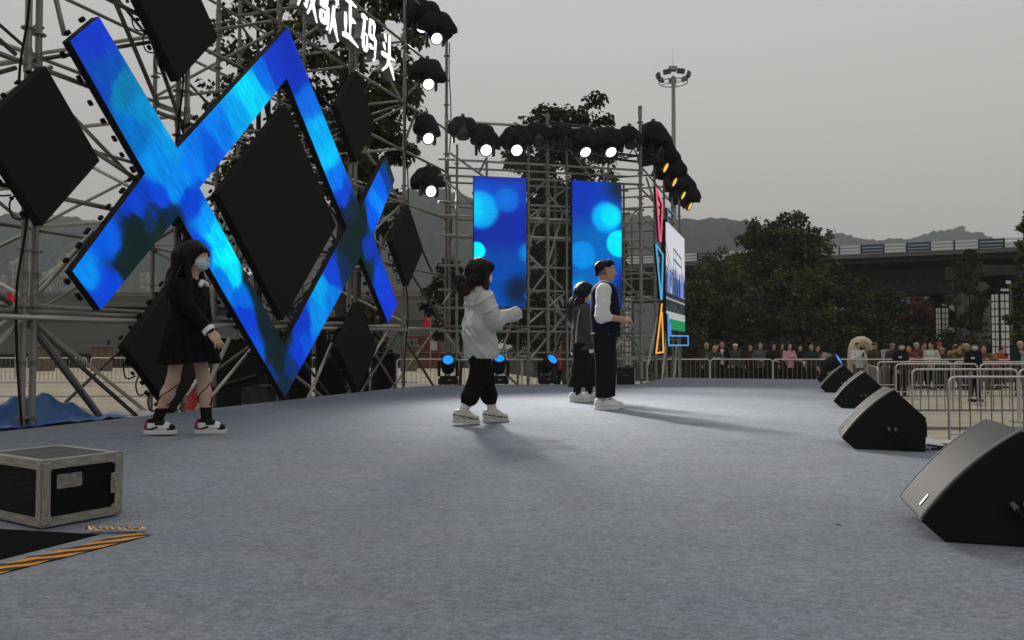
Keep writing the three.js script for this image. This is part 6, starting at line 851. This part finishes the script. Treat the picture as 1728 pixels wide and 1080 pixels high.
  onlooker('person in reddish brown beside the left guard', 1532, 29.0, 2, -0.4, [0.16, 0.06, 0.045], K, { s: 1.0 });
  onlooker('person in maroon behind the rail between guard and white shirt', 1546, 29.6, 0, 0.2, [0.12, 0.04, 0.04], N, { grey: true });
  onlooker('person in a cream white shirt turned sideways', 1571, 29.0, 3, -0.9, [0.5, 0.49, 0.44], K, {});
  onlooker('person with a red cap and dark coat behind the white shirt', 1584, 30.2, 0, 0.1, [0.06, 0.025, 0.025], K, { cap: [0.32, 0.04, 0.05] });
  onlooker('person in an olive brown jacket bending over the rail', 1600, 28.9, 2, 0.7, [0.085, 0.065, 0.035], K, {});
  onlooker('person in a mustard yellow jacket', 1611, 29.5, 0, -0.2, [0.4, 0.29, 0.07], K, { s: 0.98 });
  onlooker('guard in black uniform with a white mask, right one, inside the barriers', 1642, 22.9, 0, 0.2, K, K, { cap: K, mask: true, guard: true, badge: true });
  onlooker('person in tan brown right of the masked guard', 1659, 27.0, 2, -0.5, [0.16, 0.1, 0.06], K, {});
  onlooker('person in a bright red jacket leaning at the far right', 1677, 29.0, 2, 0.4, [0.42, 0.06, 0.035], K, { s: 0.95 });
  onlooker('elderly person in a dark coat and grey shirt at the right picture edge', 1721, 25.4, 0, -0.1, N, K, { grey: true, shirt: [0.3, 0.3, 0.3], s: 1.02 });
  onlooker('person in a red jacket seen through the wing scaffold behind the far girl', 947, 27.5, 0, 0.2, [0.42, 0.05, 0.05], K, { s: 0.98 });
  onlooker('dark clad person behind the barriers left of the scaffold corner', 653, 33.5, 0, 0.5, K, K, {});
  onlooker('person in dark grey seen between the olive jacket and the black coat', 1208, 30.8, 0, 0.4, [0.03, 0.03, 0.032], K, { s: 0.96 });
  onlooker('person in faded maroon standing back in the shade left of the grey sweater', 1266, 31.2, 0, -0.3, [0.05, 0.022, 0.02], K, { s: 0.95 });
  onlooker('person in dull brown half hidden behind the one in pink', 1318, 30.9, 0, 0.3, [0.06, 0.04, 0.026], K, { long: true, s: 0.97 });
  onlooker('person in dark blue between the pink coat and the green coat', 1350, 31.3, 3, -0.2, N, K, { s: 0.94 });
  onlooker('person in rust red beside the dark green coat', 1379, 30.6, 0, 0.2, [0.14, 0.04, 0.028], K, { s: 0.93 });
  onlooker('person with a grey cap behind the left guard', 1505, 30.4, 0, 0.1, [0.05, 0.05, 0.048], K, { cap: [0.2, 0.2, 0.2], s: 0.98 });
  onlooker('person in beige with a raised phone between maroon and white shirt', 1558, 30.3, 1, 0.2, [0.26, 0.2, 0.14], K, { phone: true, s: 1.0 });
  onlooker('person in a tan cap bending forward left of the olive brown jacket', 1591, 29.3, 2, -0.6, [0.1, 0.08, 0.05], K, { cap: [0.3, 0.22, 0.12], s: 0.95 });
  onlooker('person in dark red behind the mustard jacket', 1622, 30.4, 0, 0.3, [0.1, 0.025, 0.022], K, { s: 1.0 });
  onlooker('person in brownish grey close to the masked guard on his left side', 1630, 28.8, 3, 0.5, [0.08, 0.065, 0.055], K, { grey: true, s: 0.98 });
  onlooker('small person in black behind the bright red jacket', 1690, 30.0, 0, 0.2, K, K, { s: 0.92 });
  // cream padded arch and pale rocks behind the crowd
  const arch = thing('padded_arch', 'thick cream padded arch standing behind the person in white', 'inflatable arch', [13.05, 0, -30.1], 0.1);
  part('arch', taper([V(-0.3, 0.2, 0), V(-0.3, 1.2, 0), V(-0.18, 1.68, 0), V(0.12, 1.74, 0), V(0.38, 1.45, 0), V(0.5, 0.9, 0), V(0.52, 0.1, 0)], 0.19, 0.22, 14, 24), mat(0.52, 0.45, 0.33, 0.9, { bumpMap: grimeBump, bumpScale: 0.03 }), arch);
  const rock = (x, d, w, h, label) => { const g = new THREE.IcosahedronGeometry(1, 4), p = g.attributes.position; for (let i = 0; i < p.count; i++) { const q = V().fromBufferAttribute(p, i), k = 0.75 + 0.5 * noise3(q.x * 1.6 + x + 20, q.y * 1.6 + 20, q.z * 1.6 + 20); p.setXYZ(i, q.x * k * w, Math.max(0, q.y * k * h + h * 0.35), q.z * k * w * 0.6); } g.computeVertexNormals(); const o = part(numbered('rock'), g, mat(0.34, 0.34, 0.32, 0.95, { map: grime }), scene, [x, 0, -d]); o.userData = { label, category: 'rock' }; };
  rock(12.3, 31.6, 0.5, 0.95, 'pale pointed rock left of the cream arch'); rock(14.6, 31.8, 1.3, 1.0, 'broad pale rock right of the cream arch');
}
{ // a scrap of dark twig left on the carpet
  const t = part(numbered('twig'), cable([V(1.29, STAGE + 0.004, -3.22), V(1.298, STAGE + 0.007, -3.223), V(1.305, STAGE + 0.005, -3.217), V(1.31, STAGE + 0.003, -3.23)], 0.0018, 12), rubber, scene); t.userData = { label: 'tiny dark twig lying on the carpet before the nearest wedge speaker', category: 'twig' };
}
shade(scene);
renderer.render(scene, camera);
